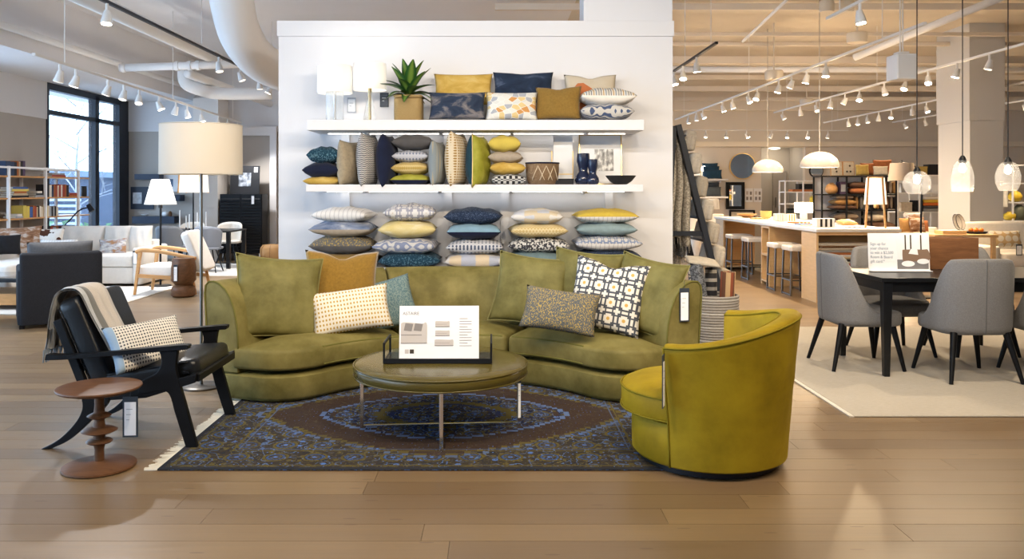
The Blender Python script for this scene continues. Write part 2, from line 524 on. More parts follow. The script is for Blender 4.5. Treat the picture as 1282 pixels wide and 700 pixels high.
# left wall with paint line and the window opening
WLX = -7.96
wl = MB(); wl.box(WLX - .2, WLX, 12.3, 14.72, 0, 2.745)
wl.box(WLX - .2, WLX + .02, 12.3, 14.72, 2.745, 3.40, 1)
structure(wl.build('wall_left', [M_grey, M_white]))
wb = MB(); wb.box(WLX - .2, 1.0, 18.0, 18.2, 0, 2.75); wb.box(WLX - .2, 1.0, 17.98, 18.2, 2.75, 3.40, 1)
wb.box(-6.5, 1.0, 18.0, 18.2, 3.40, CEIL, 1)
structure(wb.build('wall_back_left', [M_grey, M_white]))
cc_ = MB(); cc_.box(-6.28, -5.78, 17.3, 17.97, 0, 2.75); cc_.box(-6.29, -5.77, 17.29, 17.97, 2.75, 3.40, 1)
structure(cc_.build('column', [M_grey, mat('column_white', (.74, .73, .72), .7)]))
tr = MB(); tr.box(-5.76, -4.72, 17.90, 17.98, 2.66, 2.86); tr.box(-4.86, -4.72, 17.90, 17.98, 0, 2.66)
structure(tr.build('trim_1', M_white))
structure(MB().box(-5.76, -4.87, 17.93, 17.98, 0, .12).build('baseboard_back', M_white))
# window
win = structure(MB().box(WLX - .12, WLX + .02, 14.72, 14.80, 0, 3.40).build('window_1', mat('window_black', (.015, .02, .03), .4), bevel=.005))
mw = mat('window_black', (.015, .02, .03), .4)
for nm, b in (('mullion', (16.50, 16.66, 0, 3.36)), ('jamb', (17.55, 18.0, 0, 3.40)), ('head', (14.8, 17.6, 3.28, 3.40)), ('transom', (14.8, 17.6, 2.84, 2.92)), ('sill', (14.8, 17.6, 0, .15))):
    MB().box(WLX - .12, WLX + .02, *b).build(nm, mw, win)
mg = mat('window_glass', (.92, .96, 1), .02, alpha=.08)
for a, b in ((14.8, 16.5), (16.66, 17.55)):
    for z0, z1 in ((.15, 2.84), (2.92, 3.28)):
        MB().box(WLX - .06, WLX - .05, a, b, z0, z1).build('pane', mg, win)
# unseen open storefront, added nearer than the picture edge to let daylight in
w2 = structure(MB().box(WLX - .12, WLX + .02, -4, 12.3, 3.28, 3.40).build('added_window', mw))
for k in range(8): MB().box(WLX - .12, WLX + .02, -4 + 2.3 * k, -3.88 + 2.3 * k, 0, 3.28).build('mullion', mw, w2)
MB().box(WLX - .12, WLX + .02, -4, 12.3, 0, .15).build('sill', mw, w2)
# outside
structure(MB().box(-40, WLX - .2, 8, 60, -.3, -.2).build('ground_outside', mat('paving', (.45, .45, .46), .9)))
ob = thing('building', 'dark low building with striped cladding seen through the window', 'building', (-20, 36, -.2))
MB().box(-4, 3, -2, 18, 0, 2.2).build('wall', mat('far_dark_wall', (.05, .07, .11), .8), ob)
for k in range(5): MB().box(-4.05, 3.05, -2.06, -2, .25 + .24 * k, .35 + .24 * k).build('siding', mat('far_siding', (.35, .4, .47), .7), ob)
MB().box(-4.3, 3.3, -2.4, 18, 2.2, 2.45).build('roof', mat('far_roof', (.12, .16, .22), .8), ob)
rr = random.Random(3)
hd = MB()
for k in range(260):
    c = Vector((rr.uniform(-17.6, -10.2), rr.uniform(22.6, 23.6), rr.uniform(-.1, .55))); s_ = .13
    pts = [c + Vector((rr.uniform(-1, 1), rr.uniform(-1, 1), rr.uniform(-1, 1))) * s_ for _ in range(4)]
    hd.add(pts, [(0, 1, 2), (0, 2, 3), (0, 3, 1), (1, 3, 2)])
tag(hd.build('hedge', mat('hedge_green', (.16, .30, .17), .9, var=.4), origin=(-14, 23, -.2)), 'low clipped green hedge outside the window', 'hedge', kind='stuff')
tb = thing('bare_tree', 'leafless winter tree standing outside the window', 'tree', (-11.6, 23.0, -.2))
trunk = MB(); br = MB()
trunk.tube(arc_pts([(0, 0, 0), (.05, 0, 1.2), (-.05, .1, 2.4), (.1, 0, 3.6), (.0, .0, 5)]), [.09 - .0035 * k for k in range(33 - 0)][:33], 7)
def limb(p, d, L, r, n):
    q = p + d * L
    br.tube([p, (p + q) / 2 + Vector((rr.uniform(-.06, .06), 0, rr.uniform(-.02, .1))), q], [r, r * .8, r * .55], 5)
    if n:
        for _ in range(3):
            d2 = (d + Vector((rr.uniform(-.8, .8), rr.uniform(-.8, .8), rr.uniform(-.2, .6)))).normalized()
            limb(p + d * L * rr.uniform(.5, 1), d2, L * .65, r * .55, n - 1)
for k in range(9):
    a = k * 2.4; limb(Vector((0, 0, 1.2 + .4 * k)), Vector((math.cos(a), math.sin(a), .5)).normalized(), 1.1, .022, 2)
bk = mat('bark', (.30, .32, .36), .9)
trunk.build('trunk', bk, tb, smooth=180); br.build('branch', bk, tb, smooth=180)

# display wall
DW = 8.05
dw = MB(); dw.box(-2.10, 1.72, DW, DW + .42, 0, 3.06)
wd = structure(dw.build('wall_display', M_white))
structure(MB().box(-2.11, 1.73, DW - .025, DW + .44, 2.98, 3.13).build('trim_2', M_white, bevel=.004))
structure(MB().box(.86, 1.72, DW + .02, DW + .42, 3.13, CEIL).build('column_upper', M_white))
for px in (433, 561, 632, 762):
    x = P(px, 0, DW).x
    MB().box(x - .04, x + .04, DW - .03, DW, .2, 2.07).build('shelf_standard', M_white, wd)

# right and back walls
wr = MB()
BW = 24.0
xa, xb = P(953, 0, BW).x, P(1008, 0, BW).x
wr.box(1.0, xa, BW, BW + .2, 0, 2.72); wr.box(xb, 16, BW, BW + .2, 0, 2.72)
structure(wr.build('wall_back_right', M_beige))
structure(MB().box(1.0, 16, BW - .3, BW + .2, 2.72, 2.86).build('trim_3', mat('soffit_trim', (.74, .67, .56), .7)))
structure(MB().box(1.0, 16, BW - .12, BW + .2, 2.86, CEIL).build('wall_upper_back', M_beige))
structure(MB().box(xa - .1, xb + .1, BW + 1.3, BW + 1.5, 0, 2.75).build('wall_hall', M_greyhall))
hs = MB(); hs.box(xa - .12, xa, BW + .2, BW + 1.3, 0, 2.75); hs.box(xb, xb + .12, BW + .2, BW + 1.3, 0, 2.75)
hs.box(xa - .1, xb + .1, BW + .2, BW + 1.5, 2.75, 2.85)
structure(hs.build('wall_hall_side', M_greyhall))
dr = structure(MB().box(P(968, 0, 25.2).x, P(985, 0, 25.2).x, BW + 1.22, BW + 1.3, 0, 2.05).build('door_1', mat('door_grey', (.34, .32, .30), .6), bevel=.01))
hl = thing('added_hall_light', 'round flush light added to brighten the grey hall', 'ceiling light', ((xa + xb) / 2, BW + .75, 2.75)); MB().lathe([(.16, -.001), (.16, -.03), (.13, -.05), (.01, -.06)], 20).build('diffuser', mat('globe_glow', (1, .96, .9), .4, emit=(1, .93, .8), es=6), hl, smooth=40); MB().lathe([(.175, 0), (.175, -.02)], 20).build('rim', M_trackw, hl)  # fixture added to brighten the hall
MB().tube([(P(970.5, 0, 25.2).x, BW + 1.15, .95), (P(970.5, 0, 25.2).x, BW + 1.15, 1.25)], .02, 8).build('door_handle', M_steel, dr)
structure(MB().box(15.8, 16, -4, 31, 0, CEIL).build('wall_right', M_beige))
c2 = MB(); c2.box(8.0, 8.56, 14.0, 15.0, 0, 2.66); c2.box(7.98, 8.58, 13.98, 15.02, 2.66, CEIL)
structure(c2.build('column_right', mat('column_beige', (.52, .51, .49), .7)))

# ceiling beams, ducts, pipes
for (yy, zz, hh, dd, x0, x1) in ((12.3, 4.20, .10, .08, 0, 16), (13.4, 4.0, .06, .06, 0, 16), (14.6, 4.05, .07, .07, 0, 16), (15.6, 3.92, .14, .14, 0, 16), (17.2, 4.1, .08, .08, 0, 16), (18.2, 3.95, .10, .10, 0, 16), (19.4, 3.85, .12, .12, 1, 16), (20.6, 4.0, .08, .08, 1, 16), (21.6, 3.85, .10, .10, 1, 16), (22.9, 3.80, .26, .26, 1, 16), (9.9, 4.2, .12, .10, -6.4, 16)):
    structure(MB().box(x0, x1, yy - dd / 2, yy + dd / 2, zz - hh / 2, zz + hh / 2).build('ceiling_beam', M_beam, bevel=.01))
def pipe(label, pts, r, m=M_pipe, nm='ceiling_pipe', collars=(), group=None):
    o = thing(nm, label, 'pipe' if 'pipe' in nm else 'duct', pts[0])
    p0 = Vector(pts[0]); q = [Vector(p) - p0 for p in pts]
    MB().tube(q, r, 14).build('run', m, o, smooth=180)
    for t in collars:
        a = q[0].lerp(q[-1], t); b = a + (q[-1] - q[0]).normalized() * .06
        MB().tube([a, b], r * 1.25, 14).build('collar', m, o, smooth=40)
    return o
pipe('long white pipe hung under the ceiling beside the wide duct', [(-4.75, 9.0, 3.72), (-4.75, 14.2, 3.72)], .11, collars=(.97,))
pipe('thin white pipe running along the ceiling near the bulkhead', [(-6.36, 9.6, 3.62), (-6.36, 17.9, 3.62)], .05)
pipe('white cross pipe with collars spanning between ceiling pipes', [P(150, 85, 13.8), P(305, 80, 13.8)], .065, collars=(.02, .45, .55, .62))
pipe('white pipe dropping back above the dining display', [P(235, 92, 13.9), P(338, 130, 17.8)], .075)
pipe('short bent white duct beside the pendant wire', arc_pts([P(230, 88, 14.5), P(233, 104, 14.5), P(250, 112, 14.6), P(275, 117, 14.8), P(340, 117, 15.0)], 5), .11, nm='ceiling_duct')
pipe('wide white round duct curving down behind the display wall', arc_pts([P(283, -60, 9.0), P(289, -5, 9.3), P(302, 45, 9.8), P(328, 78, 10.5), P(375, 98, 11.3), P(430, 106, 11.8)], 8), .245, nm='ceiling_duct')
pipe('slanting white conduit pipe across the beige ceiling', [P(930, 52, 12.6), P(985, 0, 11.4)], .022)
pipe('slanting white sprinkler pipe above the hanging speaker', [P(1070, 72, 13), P(1265, -8, 11.2)], .055)
pipe('straight white pipe crossing under the beams', [(2.0, 16.3, 3.85), (15.5, 16.3, 3.85)], .06)
for k, (px, py, d) in enumerate(((969, 94, 14), (1073, 47, 12.5), (1010, 128, 19), (1035, 8, 11.5), (1060, 8, 11.6))):
    lab = ('drum-shaped beige ceiling fixture by the long light track', 'drum-shaped ceiling fixture near the slanting sprinkler pipe', 'square vented ceiling box above the island', 'first of two small drum fixtures beside the sprinkler pipe', 'second of two small drum fixtures, beside the hanging speaker rod')[k]
    c = P(px, py, d)
    o = thing('ceiling_fixture', lab, 'fixture', c, 0)
    w = .1 if k > 2 else .15
    MB().lathe([(w * .94, -.08), (w, -.06), (w, .06), (w * .9, .075)], 20).build('housing', M_ceil, o, smooth=40)
    MB().tube([(0, 0, .07), (0, 0, CEIL - c.z)], .012, 6).build('rod', M_ceil, o)

# ------------------------------------------------------------------ track lighting
head_me = {}
def head_parts(o, lit, aim=(0, 0, -1)):
    # white stem, yoke and flared can pointing along aim
    if 'm' not in head_me:
        head_me['stem'] = MB().tube([(0, 0, 0), (0, 0, -.07)], .018, 8)
        head_me['m'] = 1
    MB().tube([(0, 0, 0), (0, 0, -.08)], .016, 8).build('stem', M_trackw, o, smooth=40)
    a = Vector(aim).normalized()
    c = Vector((0, 0, -.12))
    MB().tube([c - a * .05, c + a * .02, c + a * .075, c + a * .08], [.03, .045, .055, .05], 12).build('lamp_can', M_trackw, o, smooth=40)
    MB().tube([c + a * .0805, c + a * .083], .046, 12).build('lens', M_bulb if lit else mat('lens_dim', (.9, .9, .86), .3, emit=(1, .9, .75), es=1.6), o)
def point(loc, e, col, rad=.05):
    l = bpy.data.lights.new('bulb_light', 'POINT'); l.energy = e; l.color = col; l.shadow_soft_size = rad
    o = bpy.data.objects.new('bulb_light', l); COL.objects.link(o); o.location = loc; return o
def spot(loc, target, energy, col, ang=110, blend=.8, rad=.06):
    l = bpy.data.lights.new('track_spot', 'SPOT'); l.energy = energy; l.color = col; l.spot_size = R(ang); l.spot_blend = blend; l.shadow_soft_size = rad
    o = bpy.data.objects.new('track_spot', l); COL.objects.link(o); o.location = loc
    o.rotation_euler = (Vector(target) - Vector(loc)).to_track_quat('-Z', 'Y').to_euler()
    return o
def track(label, p0, p1, ts, lit=(), aims=None, light=None, hlabel='', dark=False, group=None):
    p0, p1 = Vector(p0), Vector(p1)
    o = thing('light_track', label, 'light track', p0)
    d = p1 - p0
    MB().bar((0, 0, 0), d, .035, .03).build('rail', M_black if dark else M_trackw, o)
    for t in (.08, .5, .92):
        q = d * t; MB().tube([q, q + Vector((0, 0, CEIL - p0.z - q.z))], .006, 5).build('hanger', M_trackw, o)
    for i, t in enumerate(ts):
        if not 0 <= t <= 1: continue
        q = p0 + d * t
        aim = Vector((random.uniform(-.5, .5), random.uniform(-.5, .2), -1)) if aims is None else (Vector(aims[i]) - q)
        h = thing('track_spotlight', hlabel, 'spotlight', q - Vector((0, 0, .015)), group=group or hlabel)
        head_parts(h, i in lit, aim)
        if light and i in light[2]:
            a = aim.normalized()
            spot(q + Vector((0, 0, -.135)) + a * .12, q + a * 3, light[0], light[1], 125)
            if light[1] == AMBER: point(q + Vector((0, 0, -.3)), 10, AMBER, .05)     # fill lamp added under the head to brighten the ceiling

point(((xa + xb) / 2, BW + .75, 2.5), 7, WARM, .1)  # lamp of the added hall fixture
def tpar(p0, p1, xs):     # parameter along a track for given picture columns
    p0, p1 = Vector(p0), Vector(p1); out = []
    for px in xs:
        k = (px - VX) / F_PX
        out.append((k * p0.y - p0.x) / ((p1.x - p0.x) - k * (p1.y - p0.y)))
    return out
a, b = (4.66, 9.0, 3.3), (4.66, 21.5, 3.3)
track('long light track above the island counter', a, b, tpar(a, b, (1034, 1010, 991, 975, 948, 937, 917, 905, 880, 872, 862)), lit=(0, 1, 3, 4, 5, 6, 7, 8), light=(260, AMBER, (0, 3, 5, 7)), hlabel='white spotlight on the track above the island counter', group='spotlights above the island')
a, b = (6.55, 9.0, 3.3), (6.55, 19.5, 3.3)
track('light track passing behind the hanging speaker', a, b, tpar(a, b, (1239, 1198, 1162, 1133, 1107, 1076, 1058, 1040, 1022, 1002, 980)), lit=(1, 2, 3, 5, 7), light=(260, AMBER, (1, 3, 5, 8)), hlabel='white spotlight on the track behind the hanging speaker', group='spotlights behind the speaker')
a, b = (8.9, 11.0, 3.3), (8.9, 22.5, 3.3)
track('light track running towards the beige column', a, b, tpar(a, b, (1251, 1217, 1190, 1160, 1142, 1116, 1100, 1086, 1074, 1062)), lit=(2, 3, 8), light=(280, AMBER, (2, 5, 8)), hlabel='white spotlight on the track leading past the beige column', group='spotlights past the column')
a, b = (11.0, 16.0, 3.35), (11.0, 23.0, 3.35)
track('far light track beyond the beige column', a, b, (.05, .18, .32, .45, .6, .75, .9), lit=(0, 3), light=(280, AMBER, (1, 4)), hlabel='white spotlight on the far track beyond the column', group='spotlights beyond the column')
a, b = (2.72, 10.2, 3.3), (2.72, 13.6, 3.3)
track('short dark light track beside the display wall', a, b, tpar(a, b, (872, 855, 844)), lit=(0, 1, 2), light=(120, AMBER, (0, 2)), hlabel='lit white spotlight on the short dark track beside the display wall', dark=True, group='spotlights beside the display wall')
a, b = (4.0, 22.3, 3.1), (9.6, 22.6, 3.1)
track('light track across the far beige wall', a, b, (.03, .1, .2, .3, .4, .5, .62, .7, .8, .9), lit=(2, 5, 8), light=(300, AMBER, (1, 4, 7)), hlabel='small spotlight on the track across the far beige wall', group='spotlights on the far wall track')
a, b = (-4.78, 8.6, 2.9), (-5.35, 17.5, 2.9)
track('long light track hanging above the white sofas', a, b, tpar(a, b, (75, 95, 135, 155, 174, 199, 220, 234, 252, 273, 285, 297, 306)), lit=(1, 5, 8, 11), light=(190, (1, .97, .95), (1, 5, 8, 11)), hlabel='white spotlight on the track above the white sofas', group='spotlights above the white sofas')
a, b = (-3.73, 6.6, 3.3), (-3.73, 14.5, 3.3)
track('dark light track beside the wide round duct', a, b, tpar(a, b, (134, 274, 301, 325, 338)), lit=(0, 4), light=(190, (1, .97, .95), (0, 2, 4)), hlabel='white spotlight on the dark track beside the wide duct', dark=True, group='spotlights beside the wide duct')
# unseen tracks added above the frame to light sofa group, wall and dining set
a, b = (-1.9, 3.9, 3.35), (2.0, 3.9, 3.35)
track('light track added above the view to light the display wall and green sofa', a, b, (.04, .22, .4, .6, .78, .96), lit=range(6), aims=[(-1.7, 8, 1.5), (-1.0, 8, 1.0), (-.3, 8, 1.5), (.3, 8, 1.0), (.9, 8, 1.4), (1.5, 7.5, .9)], light=(62, COOLW, range(6)), hlabel='added spotlight above the view, aimed at the display wall', group='spotlights on the display wall')
a, b = (-2.6, 2.9, 3.35), (4.6, 2.9, 3.35)
track('light track added above the view to light the lounge and swivel chairs', a, b, (.06, .3, .5, .72, .95), lit=range(5), aims=[(-2.2, 5, .4), (-.9, 5.6, .4), (.2, 5.9, .4), (1.3, 4.9, .4), (3.6, 6.6, .6)], light=(140, WARM, range(5)), hlabel='added spotlight above the view, aimed down at the seating', group='spotlights on the seating')
a, b = (3.6, 5.0, 3.35), (3.6, 9.0, 3.35)
track('light track added above the view to light the dining set', a, b, (.2, .8), lit=(0, 1), aims=[(3.4, 7.2, .6), (3.9, 7.8, .3)], light=(125, WARM, (0, 1)), hlabel='added spotlight above the view, aimed at the dining set', group='spotlights above the dining set')
# ------------------------------------------------------------------ patterned rug
RX0, RX1, RY0, RY1 = -1.80, 1.10, 4.42, 6.55
def rug_mat():
    g = G('distressed_rug'); x, y, z = g.xyz()
    hw, hh = (RX1 - RX0) / 2, (RY1 - RY0) / 2
    st = .035
    sx = g.m('MULTIPLY', g.m('FLOOR', g.m('MULTIPLY', x, 1 / st)), st); sy = g.m('MULTIPLY', g.m('FLOOR', g.m('MULTIPLY', y, 1 / st)), st)
    ex = g.m('SUBTRACT', hw, g.m('ABSOLUTE', x)); ey = g.m('SUBTRACT', hh, g.m('ABSOLUTE', y))
    edge = g.m('MINIMUM', ex, ey)
    # medallion: stepped diamond-ellipse
    q = g.m('ADD', g.m('POWER', g.m('ABSOLUTE', g.m('MULTIPLY', sx, 1 / .80)), 1.5), g.m('POWER', g.m('ABSOLUTE', g.m('MULTIPLY', sy, 1 / .55)), 1.5))
    q2 = g.m('ADD', g.m('POWER', g.m('ABSOLUTE', g.m('MULTIPLY', sx, 1 / 1.18)), 1.3), g.m('POWER', g.m('ABSOLUTE', g.m('MULTIPLY', sy, 1 / .86)), 1.3))
    brown = (.050, .030, .022); navy = (.008, .016, .060); blue = (.09, .20, .55); olive = (.125, .10, .025); grey = (.075, .07, .07); slate = (.024, .028, .038)
    pv = g.map(g.obj(), (1, 1, .001))
    cells = g.vor(15, 'F1', .35, pv, 0, '2D'); ccol = g.xyz(g.vor(15, 'F1', .35, pv, 1, '2D'))[0]
    motc = g.ramp(ccol, [(0, slate), (.2, olive), (.42, slate), (.58, blue), (.7, olive), (.85, grey)], True)
    small = g.vor(40, 'F1', .6, pv, 0, '2D'); smc = g.ramp(g.xyz(g.vor(40, 'F1', .6, pv, 1, '2D'))[0], [(0, brown), (.3, olive), (.45, navy), (.62, slate), (.72, blue), (.84, grey)], True)
    big = g.vor(4.6, 'F1', 0, pv, 0, '2D')          # rosettes
    def near(v, c0, w): return g.m('LESS_THAN', g.m('ABSOLUTE', g.m('SUBTRACT', v, c0)), w)
    def rosette(base):
        base = g.mix(near(big, .30, .035), base, olive); base = g.mix(near(big, .21, .03), base, (.05, .10, .24))
        base = g.mix(g.m('LESS_THAN', big, .12), base, grey); return g.mix(g.m('LESS_THAN', big, .06), base, blue)
    def scribble(base, sc_, c_, w):
        return g.mix(near(g.noise(sc_, 1, g.map(g.obj(), (1, 1, .001))), .5, w), base, c_)
    border = g.mix(g.noise(9, 3), slate, (.060, .046, .020))
    border = g.mix(g.m('LESS_THAN', cells, .26), border, motc); border = scribble(border, 13, (.13, .11, .05), .012); border = scribble(border, 8, (.10, .17, .34), .010)
    border = rosette(border); border = g.mix(g.m('LESS_THAN', small, .20), border, smc)
    med = g.mix(g.m('LESS_THAN', cells, .30), navy, motc); med = scribble(med, 11, (.14, .22, .42), .018); med = scribble(med, 16, olive, .018); med = rosette(med)
    med = g.mix(g.m('LESS_THAN', small, .24), med, smc)
    field = scribble(g.mix(g.m('LESS_THAN', small, .13), brown, smc), 10, (.08, .06, .035), .008)
    c = g.mix(g.m('GREATER_THAN', q2, 1.0), field, border)
    c = g.mix(near(q2, 1.0, .018), c, olive); c = g.mix(near(q2, 1.06, .012), c, (.10, .15, .28))
    c = g.mix(g.m('LESS_THAN', q, 1.0), c, med)
    c = g.mix(near(q, 1.0, .035), c, (.12, .19, .38)); c = g.mix(near(q, .90, .02), c, brown); c = g.mix(near(q, .42, .05), c, olive); c = g.mix(near(q, .30, .03), c, (.02, .035, .12))
    # border guard bands
    for lo, hi, cc in ((.0, .03, slate), (.05, .062, olive), (.30, .312, olive), (.33, .338, (.10, .14, .24))):
        band = g.m('MULTIPLY', g.m('GREATER_THAN', edge, lo), g.m('LESS_THAN', edge, hi))
        c = g.mix(band, c, cc)
    wear = g.noise(5, 6, rough=.7)
    c = g.mix(g.m('MULTIPLY', g.ramp(wear, [(.42, (0, 0, 0)), (.7, (1, 1, 1))]), .5), c, (.055, .046, .044))
    fine = g.noise(160, 2)
    c = g.mix(g.m('MULTIPLY', fine, .45), c, (.02, .018, .018))
    g.set(Base_Color=c, Roughness=.95, Specular_IOR_Level=.08)
    g.bump(fine, .4, .004)
    return g.mat
rx, ry = (RX0 + RX1) / 2, (RY0 + RY1) / 2
rug = thing('area_rug', 'distressed blue and brown patterned rug under the round ottoman', 'rug', (rx, ry, 0))
MB().box(RX0 - rx, RX1 - rx, RY0 - ry, RY1 - ry, .001, .012).build('pile', rug_mat(), rug, bevel=.004)
fr = MB(); fe = random.Random(5)
for sgn, X in ((-1, RX0 - rx), (1, RX1 - rx)):
    for k in range(230):
        y = RY0 - ry + (RY1 - RY0) * k / 229; L = fe.uniform(.05, .085); dy = fe.uniform(-.02, .02)
        fr.bar((X, y, .006), (X + sgn * L, y + dy, .003), .008, .004)
tag(fr.build('fringe', mat('fringe_cream', (.72, .66, .54), .9), rug), kind='stuff')

# ------------------------------------------------------------------ curved green sofa
M_green = velvet('green_velvet', (.112, .094, .024), (.222, .188, .064), 4)
M_welt = mat('green_welt', (.13, .12, .03), .8)
SC = (-.30, 5.25, 0)
sofa = thing('curved_sofa', 'curved olive green velvet sectional sofa against the pillow shelves', 'sofa', SC)
R0, R1 = 1.15, 1.90
A = [R(21), R(70), R(110), R(159)]
for k in range(3):
    a0, a1 = A[k], A[k + 1]
    g_ = .006
    ends = dict(Ra=.30 if k == 0 else 0, Rb=.30 if k == 2 else 0)
    slab(MB(), Sector(R0, 1.865, a0 + g_ * (k > 0), a1 - g_ * (k < 2), Oa=.14 if k == 0 else 0, Ob=.14 if k == 2 else 0, **ends), [(.03, .02), (.0, .05), (0, .19), (.03, .212)], 0, 30, 16).build('base', M_green, sofa, smooth=50)
    cs = Sector(R0 - .02, 1.64, a0 + R(-.5 if k == 0 else .5), a1 - R(-.5 if k == 2 else .5), Ra=.30 if k == 0 else .03, Rb=.30 if k == 2 else .03)
    cu = slab(MB(), cs, rim(.240, .390, .035, .024), .055, 34, 14).build('seat_cushion', M_green, sofa, smooth=60)
    for zz in (.258, .38):
        e = .002 if zz < .3 else .012
        pts = []
        N = 40
        for i in range(N + 1): pts.append((*cs.pt(e, i / N, 0), zz))
        MB().tube(pts, .006, 6).build('welt', M_welt, cu, smooth=180)
    prof = [(1.855, .205), (1.87, .3), (1.885, .5), (1.90, .76), (1.892, .815), (1.865, .842), (1.82, .846), (1.775, .832), (1.725, .795), (1.68, .735), (1.645, .65), (1.622, .55), (1.612, .45), (1.61, .34), (1.61, .205)]
    mb = MB(); nth = 26; n = len(prof); vs = []
    for i in range(nth + 1):
        t = i / nth; a = lerp(a0 + (.004 if k else 0), a1 - (.004 if k < 2 else 0), t)
        for r_, z_ in prof:
            vs.append((r_ * math.cos(a), r_ * math.sin(a), z_))
    fs = [(i * n + j, i * n + (j + 1) % n, (i + 1) * n + (j + 1) % n, (i + 1) * n + j) for i in range(nth) for j in range(n)]
    fs += [tuple(range(n)), tuple(nth * n + j for j in range(n))]
    mb.add(vs, fs); bk = mb.build('backrest', M_green, sofa, smooth=50, bevel=.012)
    if k != 1:
        a = a0 if k == 0 else a1
        MB().tube([(r_ * math.cos(a), r_ * math.sin(a), z_) for r_, z_ in prof[1:-1]], .006, 6).build('welt', M_welt, bk, smooth=180)
for a in (30, 60, 90, 120, 150):
    for r_ in (1.3, 1.75):
        MB().lathe([(.03, 0.0), (.03, .035)], 12, (r_ * math.cos(R(a)), r_ * math.sin(R(a)), .012 if r_ < 1.5 else 0)).build('foot', M_blackwood, sofa)
tagcard('white price tag with dark border hanging on the green sofa arm end', P(857, 361, 5.86), .075, .235, 14, string=.05)

# sofa pillows
sg = 'pillows on the green sofa'
M_pw = mat('pillow_welt', (.20, .18, .06), .7)
M_gp = velvet('green_pillow_velvet', (.105, .092, .024), (.18, .158, .052), 6)
M_goldchen = cloth('gold_chenille', p_solid((.26, .145, .02), .35, 60), sheen=.4)
stand('large green velvet pillow leaning on the sofa arm by the floor lamp', 300, 396, 323, 421, 6.12, M_gp, .17, 16, 24, -6, group=sg, pinch=.10, pipe=M_pw, grow=1.04)
stand('mustard gold pillow with a dented top leaning on the green sofa', 388, 468, 318, 386, 6.50, M_goldchen, .17, 14, 18, -3, dent=.05, pinch=.09, group=sg, grow=1.1)
stand('blue-teal woven pillow tucked behind the cream dotted lumbar pillow', 441, 520, 352, 412, 6.55, cloth('teal_weave', p_speck((.10, .17, .19), (.20, .27, .26), 130, .5)), .15, 22, 10, 14, group=sg)
stand('cream lumbar pillow with small gold dots on the green sofa', 391, 488, 362, 414, 6.22, cloth('cream_gold_dot', p_dots((.78, .72, .60), (.48, .30, .06), 42, .27, 0, 1, .75)), .15, 22, 12, 7, group=sg)
stand('large green velvet pillow between the sofa centre and the speckled lumbar pillow', 620, 708, 322, 404, 6.55, M_gp, .17, 18, -16, -6, group=sg, pinch=.10, pipe=M_pw, grow=1.05)
stand('green velvet pillow standing behind the lattice pillow', 694, 772, 316, 400, 6.45, M_gp, .15, 10, -30, -4, group=sg, pinch=.10, pipe=M_pw, grow=1.05)
stand('green velvet pillow leaning on the sofa arm with the price tag', 772, 845, 323, 417, 6.12, M_gp, .15, 16, -42, -8, group=sg, pinch=.10, pipe=M_pw, grow=1.0)
stand('cream pillow with navy and grey interlocking square lattice', 716, 804, 328, 413, 6.15, cloth('lattice_cloth', p_lattice((.74, .70, .62), (.075, .082, .10), (.62, .38, .10), .115)), .16, 20, -22, -7, group=sg, pinch=.1, dent=.04, back=M_whitefab, grow=1.04)
stand('grey lumbar pillow flecked with gold on the green sofa', 654, 748, 364, 414, 6.01, cloth('speck_gold', p_speck((.10, .11, .115), (.42, .30, .09), 170, .56)), .15, 26, -12, -7, group=sg)

# ------------------------------------------------------------------ round ottoman, tray, sign
OC = (-.34, 5.20, .012)
M_leath = mat('olive_leather', (.085, .066, .014), .24, var=.3, vscale=5, spec=.5)
ot = thing('round_ottoman', 'round olive leather ottoman on a chrome cross base', 'ottoman', OC)
MB().lathe([(.46, .335), (.525, .337), (.54, .35), (.543, .385), (.538, .405), (.52, .416), (.45, .424), (.3, .428), (.1, .43), (.01, .43)], 72).build('padded_top', M_leath, ot, smooth=50)
for zz, r_ in ((.405, .541), (.345, .540)):
    MB().tube([(r_ * math.cos(2 * PI * i / 72), r_ * math.sin(2 * PI * i / 72), zz) for i in range(72)], .005, 6, True).build('piping', M_leath, ot, smooth=180)
for i, a in enumerate((R(4), R(94), R(184), R(274))):
    x, y = .49 * math.cos(a), .49 * math.sin(a)
    MB().bar((x, y, 0), (x, y, .336), .022, .022, up=(math.cos(a), math.sin(a), 0)).build('leg', M_chrome, ot, bevel=.002)
for a in (R(4), R(94)):
    MB().bar((-.49 * math.cos(a), -.49 * math.sin(a), .013), (.49 * math.cos(a), .49 * math.sin(a), .013), .022, .022).build('stretcher', M_chrome, ot, bevel=.002)
tagcard('small white price tag hanging under the rim of the leather ottoman', (.145, 4.99, .365), .022, .24, 24)
tray = thing('serving_tray', 'black metal tray with raised loop handles on the ottoman', 'tray', (-.35, 5.17, .4425))
MB().box(-.32, .32, -.13, .17, 0, .012).build('tray_base', mat('tray_base', (.02, .018, .015), .25), tray, bevel=.003)
for s_ in (-1, 1):
    h = MB(); x = s_ * .325
    for p, q in (((x, -.13, .006), (x, -.13, .12)), ((x, .17, .006), (x, .17, .12)), ((x, -.135, .12), (x, .175, .12)), ((x, -.135, .006), (x, .175, .006))):
        h.bar(p, q, .012, .012)
    h.build('handle', M_black, tray)
MB().box(-.32, .32, -.135, -.128, 0, .03).build('rail', M_black, tray)
